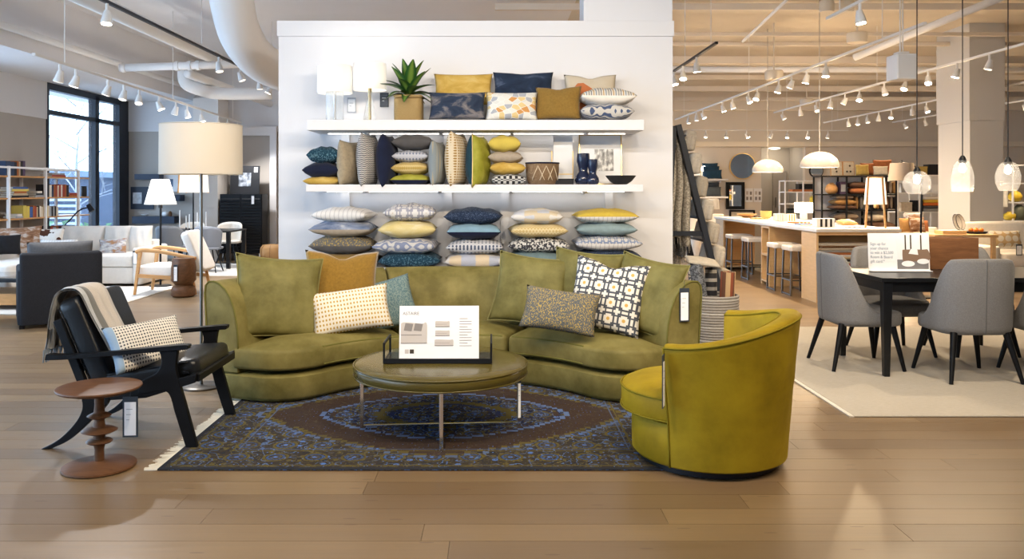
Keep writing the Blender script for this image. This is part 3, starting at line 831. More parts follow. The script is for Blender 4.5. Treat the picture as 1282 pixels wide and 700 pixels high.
def text(s, size, loc, parent, m, align='LEFT', name='lettering', sx=1):
    c = bpy.data.curves.new(name, 'FONT'); c.body = s; c.size = size; c.align_x = align; c.extrude = .0004; c.materials.append(m)
    o = bpy.data.objects.new(name, c); COL.objects.link(o); o.parent = parent; o.location = loc; o.rotation_euler = (PI / 2, 0, 0); o.scale = (sx, 1, 1)
    me = bpy.data.meshes.new_from_object(o); o2 = bpy.data.objects.new(name, me); COL.objects.link(o2); o2.parent = parent
    o2.location = loc; o2.rotation_euler = (PI / 2, 0, 0); o2.scale = (sx, 1, 1)
    if not me.materials: me.materials.append(m)
    bpy.data.objects.remove(o); return o2
sg1 = thing('display_sign', 'white acrylic sofa information sign standing in the black tray', 'sign', (-.345, 5.10, .456), R(0))
sg1.rotation_euler = (R(-7), 0, R(1))
W_, H_ = .49, .325
MB().box(-W_ / 2, W_ / 2, 0, .005, 0, H_).build('panel', M_paper, sg1)
MB().box(-W_ / 2, W_ / 2, -.03, .0, -.004, .003).build('foot', mat('clear_acrylic', (.9, .93, .95), .05, trans=.8), sg1)
mp = mat('print_pale', (.22, .20, .19), .7); mp2 = mat('print_beige', (.48, .44, .41), .7)
text('ASTAIRE', .027, (-.225, -.001, .27), sg1, mp)
def sofa_print(cx, cz, w, h, par):
    y = -.0012
    MB().prism(arc2([(cx - w / 2, cz), (cx - w / 2, cz + h * .72), (cx - w * .42, cz + h), (cx + w * .3, cz + h * .93), (cx + w * .42, cz + h), (cx + w / 2, cz + h * .85), (cx + w / 2, cz)], 3), y, 0).build('printed_sofa', mp2, par)
    MB().box(cx - w / 2, cx + w * .3, y - .0006, y, cz + h * .36, cz + h * .40).build('printed_seat_line', mp, par)
    MB().box(cx - w / 2, cx + w / 2, y - .0006, y, cz - .004, cz).build('printed_shadow', mp, par)
sofa_print(-.155, .10, .16, .125, sg1)
for px_ in (-.19, -.13): MB().prism([(px_ - .028, .175), (px_ + .02, .17), (px_ + .03, .215), (px_ - .018, .22)], -.0022, -.0012).build('printed_pillow', mp, sg1)
sofa_print(.02, .20, .088, .032, sg1); sofa_print(.02, .145, .088, .03, sg1); sofa_print(.03, .085, .115, .035, sg1)
MB().box(-.18, -.155, -.0012, 0, .035, .06).build('printed_swatch', mat('print_dark', (.05, .04, .03), .6), sg1)
MB().box(-.21, -.186, -.0012, 0, .035, .06).build('printed_swatch', mp2, sg1)
for k in range(11): MB().box(.125, .125 + (.075 if k % 3 else .05), -.0012, 0, .245 - .0165 * k, .248 - .0165 * k).build('printed_line', mp, sg1)

# ------------------------------------------------------------------ swivel chair
M_must = velvet('mustard_velvet', (.22, .150, .005), (.35, .245, .010), 3.5)
M_mw = mat('mustard_welt', (.20, .155, .012), .8)
sw = thing('swivel_chair', 'mustard green velvet barrel swivel chair facing the sofa', 'armchair', (1.19, 4.66, 0))
B0, B1 = R(229), R(421)
def sw_h(t):      # height of back along the sweep
    return .70 + .135 * sstep(0, .55, t) - .07 * sstep(.62, 1, t)
def ring(z, top): return .425 + .07 * (z / .82) ** 1.2
prof_n = 0
mb = MB(); nth = 48; vs = []
for i in range(nth + 1):
    t = i / nth; a = lerp(B0, B1, t); H = sw_h(t)
    ro = [(.425, .045), (.432, .15), (.445, .3), (.46, .5), (.472, H - .05), (.476, H - .02), (.468, H - .004), (.45, H), (.42, H - .006), (.385, H - .02), (.372, H - .05), (.36, .5), (.35, .3), (.35, .045)]
    n = len(ro)
    for r_, z_ in ro:
        if r_ > .44 and z_ > H * .6: r_ += .018
        vs.append((r_ * math.cos(a), r_ * math.sin(a), z_))
fs = [(i * n + j, i * n + (j + 1) % n, (i + 1) * n + (j + 1) % n, (i + 1) * n + j) for i in range(nth) for j in range(n)]
fs += [tuple(range(n)), tuple(nth * n + j for j in range(n))]
mb.add(vs, fs); swb = mb.build('barrel_back', M_must, sw, smooth=55, bevel=.008)
for jj in (5, 9):
    MB().tube([vs[i * n + jj] for i in range(nth + 1)], .0055, 6).build('welt', M_mw, swb, smooth=180)
for ii in (0, nth):
    MB().tube([vs[ii * n + j] for j in range(0, 6)], .0055, 6).build('welt', M_mw, swb, smooth=180)
MB().lathe([(.40, .04), (.418, .06), (.42, .24), (.41, .262), (.3, .268)], 64).build('skirt', M_must, sw, smooth=50)
cc = Vector((math.cos(R(145)), math.sin(R(145)), 0)) * .055
cu = MB().lathe([(.39, .27), (.42, .275), (.428, .29), (.43, .385), (.42, .405), (.38, .428), (.3, .448), (.15, .462), (.01, .465)], 64, (cc.x, cc.y, 0)).build('seat_cushion', M_must, sw, smooth=60)
for zz in (.283, .398):
    MB().tube([(cc.x + .431 * math.cos(2 * PI * i / 64), cc.y + .431 * math.sin(2 * PI * i / 64), zz) for i in range(64)], .0055, 6, True).build('welt', M_mw, cu, smooth=180)
MB().lathe([(.36, 0), (.38, .005), (.38, .04), (.3, .045)], 48).build('swivel_base', M_black, sw, smooth=40)
tagcard('white price tag hanging edge-on at the mustard swivel chair', (.86, 4.24, .655), .055, .27, 68)

# ------------------------------------------------------------------ black lounge chair
lc = thing('lounge_chair', 'black wooden lounge chair with leather cushions and a draped throw', 'armchair', (-2.15, 5.15, 0))
M_bl = mat('black_leather', (.006, .007, .009), .32, var=.2, vscale=6, bump=.2, bscale=90, bdist=.003, spec=.4)
def LX(zx): return -1.75 + (zx - 495) * .001843 + 2.15
def LZ(zy): return max(0, (560 - zy) * .001843)
for s_ in (-1, 1):
    y0 = s_ * .345 - .018; y1 = y0 + .036
    arm = arc2([(LX(38), LZ(280)), (LX(120), LZ(277)), (LX(300), LZ(262)), (LX(440), LZ(250)), (LX(482), LZ(247))], 4) + arc2([(LX(486), LZ(240)), (LX(478), LZ(232)), (LX(400), LZ(238)), (LX(250), LZ(252)), (LX(120), LZ(264)), (LX(42), LZ(262))], 4)
    MB().prism(arm, y0 - .012, y1 + .012).build('armrest', M_blackwood, lc, bevel=.008)
    leg = [(LX(478), 0), (LX(512), 0)] + arc2([(LX(512), .01), (LX(478), LZ(430)), (LX(450), LZ(330)), (LX(446), LZ(290)), (LX(452), LZ(250))], 4) + arc2([(LX(392), LZ(250)), (LX(400), LZ(285)), (LX(385), LZ(320)), (LX(340), LZ(345)), (LX(330), LZ(385)), (LX(400), LZ(378)), (LX(425), LZ(390)), (LX(440), LZ(440))], 4)
    MB().prism(leg, y0, y1).build('front_leg', M_blackwood, lc, bevel=.005)
    rear = arc2([(LX(22), 0), (LX(80), LZ(528)), (LX(130), LZ(478)), (LX(152), LZ(435)), (LX(150), LZ(395))], 5) + arc2([(LX(240), LZ(395)), (LX(225), LZ(425)), (LX(180), LZ(470)), (LX(110), LZ(532)), (LX(48), 0)], 5)
    MB().prism(rear, y0, y1).build('rear_leg', M_blackwood, lc, bevel=.005)
    MB().prism([(LX(150), LZ(412)), (LX(350), LZ(400)), (LX(505), LZ(352)), (LX(508), LZ(325)), (LX(350), LZ(365)), (LX(150), LZ(380))], y0 + .004, y1 - .004).build('side_rail', M_blackwood, lc, bevel=.004)
    MB().bar((LX(155), s_ * .30, LZ(400)), (LX(60), s_ * .30, LZ(160)), .035, .05).build('back_post', M_blackwood, lc, bevel=.005)
MB().bar((LX(500), -.33, LZ(340)), (LX(500), .33, LZ(340)), .05, .045).build('front_rail', M_blackwood, lc, bevel=.005)
for k in range(5):
    x = lerp(LX(200), LX(470), k / 4); MB().bar((x, -.33, LZ(388) + .03 * k), (x, .33, LZ(388) + .03 * k), .035, .012).build('seat_slat', M_blackwood, lc)
for k in range(3):
    t = .35 + .28 * k
    MB().bar((lerp(LX(155), LX(60), t), -.3, lerp(LZ(400), LZ(160), t)), (lerp(LX(155), LX(60), t), .3, lerp(LZ(400), LZ(160), t)), .015, .05).build('back_slat', M_blackwood, lc)
def leather_pad(name, c, w, h, t, ry):
    mb = slab(MB(), RRect(w, h, .05), rim(-t / 2, t / 2, .035, .02), .03, 20, 14)
    o = mb.build(name, M_bl, lc, smooth=60); o.location = c; o.rotation_euler = (0, ry, 0)
    q = MB(); pts = [(x, y, t / 2 - .012) for x, y in [RRect(w, h, .05).pt(.006, i / 20, 0) for i in range(21)]]
    q.tube(pts, .005, 5).build('welt', M_bl, o, smooth=180)
    return o
leather_pad('seat_cushion', (.125, 0, .405), .58, .60, .12, R(-9))
leather_pad('back_cushion', (-.255, 0, .60), .56, .60, .13, R(-113))
# throw draped over the chair back
def throw_mat():
    g = G('striped_throw'); x, y, z = g.xyz()
    c = g.ramp(g.m('ADD', g.m('MULTIPLY', y, 2.94), .5), [(0, (.20, .25, .32)), (.07, (.50, .53, .56)), (.26, (.16, .165, .16)), (.46, (.60, .55, .50)), (.9, (.50, .47, .44))], True)
    fine = g.noise(220, 2); g.set(Base_Color=g.mix(g.m('MULTIPLY', fine, .4), c, (.05, .05, .05)), Roughness=.95, Sheen_Weight=.2); g.bump(fine, .4, .004)
    return g.mat
th = thing('throw_blanket', 'grey and cream striped fringed throw draped over the lounge chair back', 'blanket', (-2.15, 5.0, 0))
path = arc_pts([(-.065, .425, 0), (-.15, .60, 0), (-.235, .765, 0), (-.29, .88, 0), (-.345, .905, 0), (-.415, .875, 0), (-.452, .74, 0), (-.46, .62, 0), (-.462, .56, 0)], 5)
K = len(path)
def thf(off):
    def fn(u, v):
        p = path[min(K - 1, int(round(u * (K - 1))))]
        q0 = path[max(0, min(K - 1, int(round(u * (K - 1))) - 1))]; q1 = path[min(K - 1, int(round(u * (K - 1))) + 1)]
        t = (q1 - q0).normalized(); nx, nz = t.y, -t.x
        yy = lerp(-.16, .17, v) + .03 * math.sin(u * 5) * (v - .5) + .05 * (1 - u) * (1 - v) - .03 * (u > .5) * (1 - v) * (u - .5)
        w = .007 * math.sin(v * 22 + u * 6) * (.4 + u) + off
        return (p.x - nx * -w, yy, p.y - nz * -w)
    return fn
tm = MB(); tm.grid(K, 22, thf(.006)); tm.grid(K, 22, thf(.016)); tm.build('cloth', throw_mat(), th, smooth=180)
fr = MB(); fe = random.Random(9)
for k in range(42):
    y = lerp(-.175, .165, k / 41); fr.tube([(-.472, y, .565), (-.475 + fe.uniform(-.01, .01), y + fe.uniform(-.01, .01), .49)], [.004, .002], 4)
tag(fr.build('fringe', mat('throw_fringe', (.20, .24, .28), .9), th), kind='stuff')
def dash_mat():
    def f(g):
        x, y, z = g.xyz()
        v = g.map(g.obj(), (1, .8, .001))
        c = g.mix(g.m('LESS_THAN', g.vor(62, 'F1', 0, v, dims='2D'), .30), (.74, .71, .64), (.08, .085, .10))
        return g.mix(g.m('LESS_THAN', x, -.185), c, (.30, .42, .56))
    return f
cp = Vector((-2.085, 4.98, .575))
pillow('throw_pillow', 'cream lumbar pillow with dark dashes on the black lounge chair', .47, .30, .14, cloth('dash_cloth', dash_mat()), loc=cp, R3=Matrix.Rotation(R(48), 3, 'Z') @ Matrix.Rotation(R(58), 3, 'X') @ Matrix.Rotation(R(4), 3, 'Z'))
tagcard('white price tag with black border hanging below the lounge chair', P(163, 497, 4.74), .085, .23, 4, string=.05)

# ------------------------------------------------------------------ side table
st = thing('side_table', 'small round walnut pedestal table beside the lounge chair', 'side table', (-2.135, 4.48, 0))
MB().lathe([(.01, 0), (.175, 0), (.187, .006), (.186, .016), (.15, .026), (.06, .034), (.028, .04)], 48).build('base', M_walnut, st, smooth=50)
MB().lathe([(.026, .03), (.024, .10), (.03, .125), (.06, .135), (.068, .142), (.06, .15), (.032, .158), (.03, .175), (.07, .19), (.092, .2), (.07, .212), (.032, .222), (.026, .26), (.05, .272), (.062, .28), (.05, .288), (.028, .298), (.024, .34), (.026, .41)], 40).build('turned_stem', M_walnut, st, smooth=50)
MB().lathe([(.03, .40), (.16, .408), (.208, .422), (.216, .432), (.214, .438), (.205, .44), (.01, .438)], 56).build('tabletop', M_walnut, st, smooth=50)

# ------------------------------------------------------------------ tall floor lamp
fl_ = thing('floor_lamp', 'steel floor lamp with a wide oatmeal drum shade beside the sofa', 'floor lamp', (*P(252, 237, 6.3).xy, 0))
MB().lathe([(.15, 0), (.152, .012), (.14, .02), (.012, .024)], 40).build('base', M_steel, fl_, smooth=40)
MB().tube([(0, 0, .02), (0, 0, 1.86)], .011, 12).build('pole', M_steel, fl_, smooth=60)
def shade_mat(name, c, tr=.35):
    g = G(name); g.set(Base_Color=c, Roughness=.9)
    t = g.node('ShaderNodeBsdfTranslucent'); t.inputs[0].default_value = (*c, 1)
    mx = g.node('ShaderNodeMixShader'); mx.inputs[0].default_value = tr
    g.nt.links.new(g.bsdf.outputs[0], mx.inputs[1]); g.nt.links.new(t.outputs[0], mx.inputs[2]); g.nt.links.new(mx.outputs[0], g.out.inputs[0])
    g.bump(g.noise(260, 2, g.map(g.obj(), (1, 1, 3))), .3, .002)
    MATS[name] = g.mat; return g.mat
M_linen = shade_mat('linen_shade', (.68, .63, .55))
sh = MB(); sh.lathe([(.302, 1.615), (.300, 1.985)], 56, cap=False); sh.lathe([(.296, 1.615), (.294, 1.985)], 56, cap=False)
so_ = sh.build('shade', M_linen, fl_, smooth=180)
for z in (1.615, 1.985): MB().tube([(.3 * math.cos(2 * PI * i / 48), .3 * math.sin(2 * PI * i / 48), z) for i in range(48)], .004, 5, True).build('rim', M_linen, so_, smooth=180)
for k in range(3): MB().tube([(0, 0, 1.86), (.297 * math.cos(k * 2.1), .297 * math.sin(k * 2.1), 1.97)], .003, 5).build('spoke', M_steel, so_)
point((fl_.location.x, fl_.location.y, 1.78), 3.5, WARM, .05)

# ------------------------------------------------------------------ dining rug, table and chairs
def cream_rug():
    g = G('cream_rug'); n = g.noise(30, 4, g.map(g.obj(), (1, 5, 1))); f = g.noise(180, 2)
    c = g.mix(n, (.40, .365, .31), (.60, .56, .49)); g.set(Base_Color=g.mix(g.m('MULTIPLY', f, .4), c, (.2, .17, .14)), Roughness=.97); g.bump(f, .5, .005); return g.mat
dr_ = thing('area_rug', 'plain cream woven rug under the dining table', 'rug', (4.3, 7.2, 0))
MB().box(-1.94, 3.0, -1.74, 1.8, .001, .012).build('pile', cream_rug(), dr_, bevel=.004)
MB().box(-1.97, -1.94, -1.74, 1.8, .001, .009).build('binding', mat('rug_binding', (.66, .62, .55), .9), dr_)
TZ = .80
tx0, tx1, ty0, ty1 = 3.05, 5.6, 6.55, 7.50
dt = thing('dining_table', 'black rectangular dining table with tapered legs', 'table', ((tx0 + tx1) / 2, (ty0 + ty1) / 2, .0125))
hx, hy = (tx1 - tx0) / 2, (ty1 - ty0) / 2
M_bt = mat('black_table', (.006, .007, .009), .28, var=.25, vscale=9, spec=.4)
MB().box(-hx, hx, -hy, hy, TZ - .045, TZ - .0125).build('tabletop', M_bt, dt, bevel=.004)
ap = MB()
ap.box(-hx + .06, hx - .06, -hy + .05, -hy + .072, TZ - .13, TZ - .046).build('apron', M_bt, dt)
MB().box(-hx + .06, hx - .06, hy - .072, hy - .05, TZ - .13, TZ - .046).build('apron', M_bt, dt)
MB().box(-hx + .05, -hx + .072, -hy + .05, hy - .05, TZ - .13, TZ - .046).build('apron', M_bt, dt)
for sx in (-1, 1):
    for sy in (-1, 1):
        MB().bar((sx * (hx - .06), sy * (hy - .06), TZ - .046), (sx * (hx - .06), sy * (hy - .06), 0), .075, .075, w1=.045, t1=.045).build('leg', M_bt, dt, bevel=.003)
M_gc = mat('grey_tweed', (.19, .188, .19), .95, var=.3, vscale=120, bump=.4, bscale=260, bdist=.003, sheen=.15)
def dining_chair(label, loc, rz):
    o = thing('dining_chair', label, 'chair', loc, rz, 'grey dining chairs')
    mb = MB(); N = 40; vs = []
    for i in range(N + 1):
        ph = R(lerp(-112, 112, i / N)); f = sstep(42, 102, abs(math.degrees(ph)))
        H = lerp(.955, .50, f ** 1.0) - .02 * math.sin(abs(ph)) ** 2
        def pt(k, z):
            fl = 1 + .05 * (z - .4) / .5
            sx, sy = .315 * fl, .285 * fl
            c_ = math.copysign(abs(math.cos(ph)) ** .8, math.cos(ph))
            return ((sx - k) * math.copysign(abs(math.sin(ph)) ** .85, math.sin(ph)), .0 - (sy - k) * c_, z)
        ro = [(.03, .375), (.006, .385), (0, .42), (0, lerp(.42, H, .5)), (0, H - .03), (.008, H - .008), (.025, H), (.045, H - .008), (.052, H - .03), (.055, lerp(.42, H, .5)), (.06, .42), (.06, .375)]
        n = len(ro)
        for k, z in ro: vs.append(pt(k, z))
    fs = [(i * n + j, i * n + (j + 1) % n, (i + 1) * n + (j + 1) % n, (i + 1) * n + j) for i in range(N) for j in range(n)]
    fs += [tuple(range(n)), tuple(N * n + j for j in range(n))]
    mb.add(vs, fs).build('shell_back', M_gc, o, smooth=60)
    MB().tube([vs[(N // 2) * n + j] for j in range(1, 6)], .004, 5).build('seam', mat('tweed_seam', (.12, .12, .12), .9), o)
    s_ = slab(MB(), RRect(.56, .56, .16), rim(.36, .475, .03, .03), .03, 20, 14); q = s_.build('seat', M_gc, o, smooth=60); q.location = (0, .035, 0)
    for sx in (-1, 1):
        for sy, yb, yt in ((-1, -.30, -.20), (1, .28, .21)):
            MB().tube([(sx * .20, yt, .385), (sx * .275, yb, 0)], [.027, .015], 10).build('leg', M_blackwood, o, smooth=50)
    return o
dc = dining_chair('grey tweed barrel dining chair at the head of the black table', (3.06, 7.05, .0125), R(-90))
dup(dc, (3.75, 6.63, .0125), 0, 'grey tweed dining chair with its back turned, second along from the table head')
dup(dc, (4.47, 6.65, .0125), 0, 'grey tweed dining chair past the chair under the glass pendants')
dup(dc, (3.62, 7.62, .0125), PI, 'grey tweed dining chair behind the sign on the black table')
dup(dc, (4.36, 7.62, .0125), PI, 'grey tweed dining chair behind the walnut box on the table')
s2 = thing('tabletop_sign', 'white sign about a gift card standing on the dining table', 'sign', (*P(1126, 237, 7.06).xy, TZ + .002), 0)
W_, H_ = .512, .325
s2.rotation_euler = (R(-4), 0, R(-2))
MB().box(-W_ / 2, W_ / 2, 0, .006, 0, H_).build('panel', M_paper, s2)
MB().box(-W_ / 2, W_ / 2, -.05, 0, 0, .006).build('foot', M_paper, s2)
mtx = mat('print_blue_grey', (.22, .28, .36), .7)
for k, line in enumerate(('Sign up for', 'your chance', 'to win a $2,500', 'Room & Board', 'gift card.*')):
    text(line, .034, (-.24, -.001, .222 - .037 * k), s2, mtx, sx=.9)
x0 = -.015
def fl2(nm, x, x1, z, z1, c, k): MB().box(x, x1, -.0008 - .0004 * k, 0, z, z1).build(nm, c, s2)
pd = mat('print_dark', (.05, .04, .03), .6); pl = mat('print_light', (.72, .73, .75), .7); pb = mat('print_brown', (.20, .13, .09), .7); pf = mat('print_floor', (.17, .165, .17), .7)
fl2('printed_photo', x0, W_ / 2 - .01, .02, H_ - .015, pl, 1)
fl2('printed_floor', x0, W_ / 2 - .01, .02, .10, pf, 2)
for xx in (.05, .095, .18): fl2('printed_curtain', xx, xx + .012, .17, H_ - .015, pd, 2)
MB().prism(arc2([(.03, .095), (.03, .17), (.05, .185), (.2, .185), (.245, .18), (.245, .09), (.03, .09)], 3), -.0022, 0).build('printed_sofa', pb, s2)
MB().prism([(.08, .15), (.16, .14), (.155, .185), (.1, .19)], -.003, -.0022).build('printed_pillow', pl, s2)
for cx, cz, r_ in ((.075, .065, .055), (.20, .085, .05)):
    MB().prism([(cx + r_ * math.cos(2 * PI * i / 20), cz + r_ * .45 * math.sin(2 * PI * i / 20)) for i in range(20)], -.0034, -.0022).build('printed_table', pl, s2)
# glass pendants over the table
M_glass = mat('clear_glass', (.42, .41, .40), .04, alpha=.28, spec=1.0, bump=.7, bscale=40, bdist=.01)
def glass_pendant(label, px, py0, py1, wpx, prof, d=7.02):
    top = P(px, py0, d); hgt = S(py1 - py0, d); r_ = S(wpx, d) / 2
    o = thing('glass_pendant', label, 'pendant lamp', top, 0, 'glass pendants above the dining table')
    MB().lathe([(r_ * a, -hgt * b) for a, b in prof], 28, cap=False).build('glass_shade', M_glass, o, smooth=180)
    MB().lathe([(.012, .035), (.022, .02), (.03, 0), (.03, -.02), (.018, -.03)], 16).build('socket', M_black, o, smooth=40)
    MB().tube([(0, 0, .03), (0, 0, CEIL - top.z)], .0045, 6).build('cord', M_black, o)
    MB().lathe([(.05, CEIL - top.z - .03), (.05, CEIL - top.z)], 16).build('canopy', M_black, o)
    MB().lathe([(.004, -.03), (.02, -.05), (.026, -.075), (.02, -.1), (.004, -.108)], 14).build('bulb', mat('pendant_bulb', (1, .95, .85), .4, emit=(1, .9, .75), es=22), o, smooth=180)
    point(top + Vector((0, 0, -hgt - .05)), 7, WARM, .05)
glass_pendant('squat round dimpled glass pendant above the dining table sign', 1148, 214, 243, 33, [(.2, .0), (.55, .06), (.85, .25), (1, .5), (.93, .75), (.7, .94), (.6, 1)])
glass_pendant('tall bell-shaped faceted glass pendant above the dining table', 1205, 200, 240, 27, [(.2, 0), (.5, .05), (.75, .2), (.92, .45), (1, .65), (.94, .85), (.9, 1)])
glass_pendant('egg-shaped clear glass pendant farthest from the sign', 1262, 202, 239, 29, [(.2, 0), (.55, .06), (.85, .25), (1, .5), (.95, .75), (.75, .95), (.65, 1)])
# ------------------------------------------------------------------ wall shelves and their contents
Z1, Z2, Z3 = 2.127, 1.543, .79
def shelf(label, x0, x1, z0, z1, y0):
    o = thing('wall_shelf', label, 'shelf', ((x0 + x1) / 2, DW, z0), 0)
    w = (x1 - x0) / 2
    MB().box(-w, w, y0 - DW, 0, 0, z1 - z0).build('board', M_white, o, bevel=.003)
    if z0 > 1: MB().box(-w + .1, w - .1, -.09, -.07, -.004, -.0005).build('light_strip', mat('led_strip', (1, .96, .9), .5, emit=(1, .94, .86), es=7), o)
    for f in (-.68, -.22, .22, .68):
        MB().prism([(0, -.001), (-.30, -.001), (-.28, -.016), (0, -.016)], w * f - .015, w * f + .015, 'x').build('bracket', M_white, o)
shelf('thick white upper wall shelf holding lamps, plant and pillows', -1.70, 1.345, 2.034, Z1, 7.5)
shelf('white middle wall shelf holding upright pillows, basket and vases', -1.71, 1.335, 1.478, Z2, 7.5)
shelf('low white wall ledge holding five pillow stacks', -1.70, 1.345, .72, Z3, 7.42)

# fabrics
C = {}
def cl(k, fn, **kw):
    if k not in C: C[k] = cloth('cloth_' + k, fn, **kw)
    return C[k]
f_gold = cl('gold', p_water([(.35, (.50, .32, .06)), (.55, (.62, .42, .11)), (.7, (.66, .48, .18))], 9))
f_navywater = cl('navy_water', p_water([(.3, (.012, .02, .045)), (.48, (.03, .045, .08)), (.58, (.22, .20, .20)), (.68, (.06, .08, .13))], 5))
f_navydark = cl('navy_dark', p_water([(.3, (.010, .016, .035)), (.55, (.02, .035, .07)), (.7, (.10, .13, .20))], 6))
f_tri = cl('triangles', p_geo([(.72, .71, .66), (.60, .30, .10), (.72, .71, .66), (.40, .42, .46), (.70, .54, .26), (.72, .71, .66), (.66, .66, .62)], 16, (.80, .79, .75)))
f_bronze = cl('bronze', p_solid((.25, .145, .03), .3, 60), sheen=.12)
f_floral = cl('floral', p_geo([(.58, .50, .38), (.58, .50, .38), (.50, .16, .06), (.58, .50, .38), (.06, .13, .15), (.58, .50, .38)], 8))
f_stripe = cl('multi_stripe', p_stripe([(0, (.70, .66, .58)), (.12, (.10, .12, .16)), (.2, (.70, .66, .58)), (.35, (.48, .30, .12)), (.45, (.70, .66, .58)), (.6, (.20, .26, .34)), (.7, (.70, .66, .58)), (.85, (.35, .33, .3))], .09))
f_cream = M_whitefab
f_blueswirl = cl('blue_swirl', p_swirl((.07, .10, .19), (.58, .56, .52), 9, 5))
f_tealfleck = cl('teal_fleck', p_speck((.012, .05, .085), (.10, .20, .26), 80, .58))
f_navy = cl('navy_velvet', p_solid((.008, .012, .035), .3, 12), sheen=.08)
f_beige = cl('beige_weave', p_solid((.36, .30, .21), .3, 40))
f_zig = cl('zigzag', p_zig((.62, .60, .56), (.05, .05, .065), .028, .017))
f_grey = cl('grey_velvet', p_solid((.09, .085, .085), .25, 10), sheen=.1)
f_lilacdot = cl('lilac_dot', p_dots((.50, .51, .56), (.16, .19, .28), 34, .26))
f_ystripe = cl('yellow_zig', p_zig((.66, .52, .25), (.40, .27, .06), .02, .018))
f_greenv = velvet('chartreuse_velvet', (.22, .22, .02), (.36, .34, .06), 6)
f_greystripe = cl('grey_stripe', p_stripe([(0, (.30, .31, .30)), (.3, (.20, .25, .28)), (.5, (.36, .33, .26)), (.75, (.24, .28, .30))], .06))
f_creamdot = cl('cream_dot', p_dots((.68, .58, .42), (.34, .20, .06), 42, .30))
f_teal = cl('teal_velvet', p_solid((.012, .045, .065), .3, 10), sheen=.08)
f_yellow = cl('yellow_velvet', p_solid((.62, .48, .09), .18, 8), sheen=.08)
f_taupe = cl('taupe', p_solid((.40, .33, .25), .2, 30))
f_bwzig = cl('black_white', p_check((.60, .60, .58), (.03, .03, .035), 38))
f_whitestripe = cl('white_stripe', p_stripe([(0, (.74, .72, .70)), (.8, (.55, .53, .53))], .04))
f_bluewater = cl('blue_water', p_water([(.35, (.10, .14, .24)), (.52, (.26, .30, .40)), (.65, (.52, .54, .58))], 6))
f_goldgrey = cl('gold_grey', p_speck((.13, .125, .115), (.38, .27, .09), 70, .57))
f_lattl = cl('lilac_lattice', p_lattice((.72, .70, .68), (.34, .34, .40), (.6, .5, .4), .10))
f_ymar = cl('yellow_marble', p_water([(.35, (.66, .52, .20)), (.55, (.72, .60, .30)), (.68, (.76, .68, .45))], 10))
f_paisley = cl('paisley', p_swirl((.22, .25, .36), (.56, .54, .52), 8, 8))
f_tealstroke = cl('teal_stroke', p_speck((.010, .04, .07), (.06, .13, .18), 60, .57))
f_navyfleck = cl('navy_fleck', p_speck((.014, .026, .06), (.07, .10, .16), 120, .58))
f_sky = cl('sky_velvet', p_solid((.22, .36, .45), .2, 10), sheen=.08)
f_navydot = cl('navy_dot', p_dots((.56, .56, .58), (.07, .09, .15), 30, .26))
f_pastel = cl('pastel_geo', p_geo([(.62, .60, .60), (.44, .46, .54), (.66, .54, .38), (.64, .60, .56)], 8))
f_palegeo = cl('pale_geo', p_geo([(.72, .68, .62), (.74, .72, .70), (.66, .56, .40), (.58, .60, .66), (.74, .72, .68)], 9))
f_ycheck = cl('yellow_check', p_zig((.70, .58, .34), (.56, .42, .18), .03, .022))
f_tuft = cl('tuft', p_speck((.62, .60, .56), (.05, .05, .06), 55, .5))
f_seagrey = cl('sea_grey', p_solid((.14, .20, .21), .25, 25))
f_ochre = cl('ochre', p_solid((.58, .42, .06), .2, 30))
f_seafoam = cl('seafoam', p_solid((.24, .32, .33), .2, 25))
f_bluecheck = cl('blue_check', p_lattice((.60, .58, .55), (.20, .25, .38), (.6, .58, .55), .06))

u1 = 'pillows on the upper shelf'; u2 = 'pillows on the middle shelf'; u3 = 'pillow stacks on the low ledge'
# upper shelf
stand('marbled gold pillow at the back of the upper shelf beside the plant', 543, 617, 92, 132, 7.88, f_gold, .12, 8, group=u1)
stand('navy and mauve watercolour lumbar pillow in front of the gold pillow', 537, 608, 115, 150, 7.66, f_navywater, .13, 12, group=u1)
stand('dark navy cloud pillow behind the triangle pillow', 617, 693, 90, 130, 7.88, f_navydark, .12, 8, group=u1, dent=.01)
stand('cream pillow with orange and grey triangles on the upper shelf', 608, 673, 115, 151, 7.66, f_tri, .13, 12, group=u1)
stand('bronze brown velvet pillow beside the triangle pillow', 670, 727, 108, 150, 7.68, f_bronze, .14, 12, -12, group=u1, dent=.02)
stand('beige pillow with rust and teal leaf shapes at the shelf back', 706, 772, 93, 142, 7.86, f_floral, .12, 8, group=u1, dent=.03)
lie('striped cream pillow lying on the blue swirl pillow', 725, 794, 112, 132, 7.68, f_stripe, .34, back=f_cream, group=u1)
lie('blue pillow with white swirls lying on the upper shelf', 724, 791, 131, 151, 7.68, f_blueswirl, .34, group=u1)
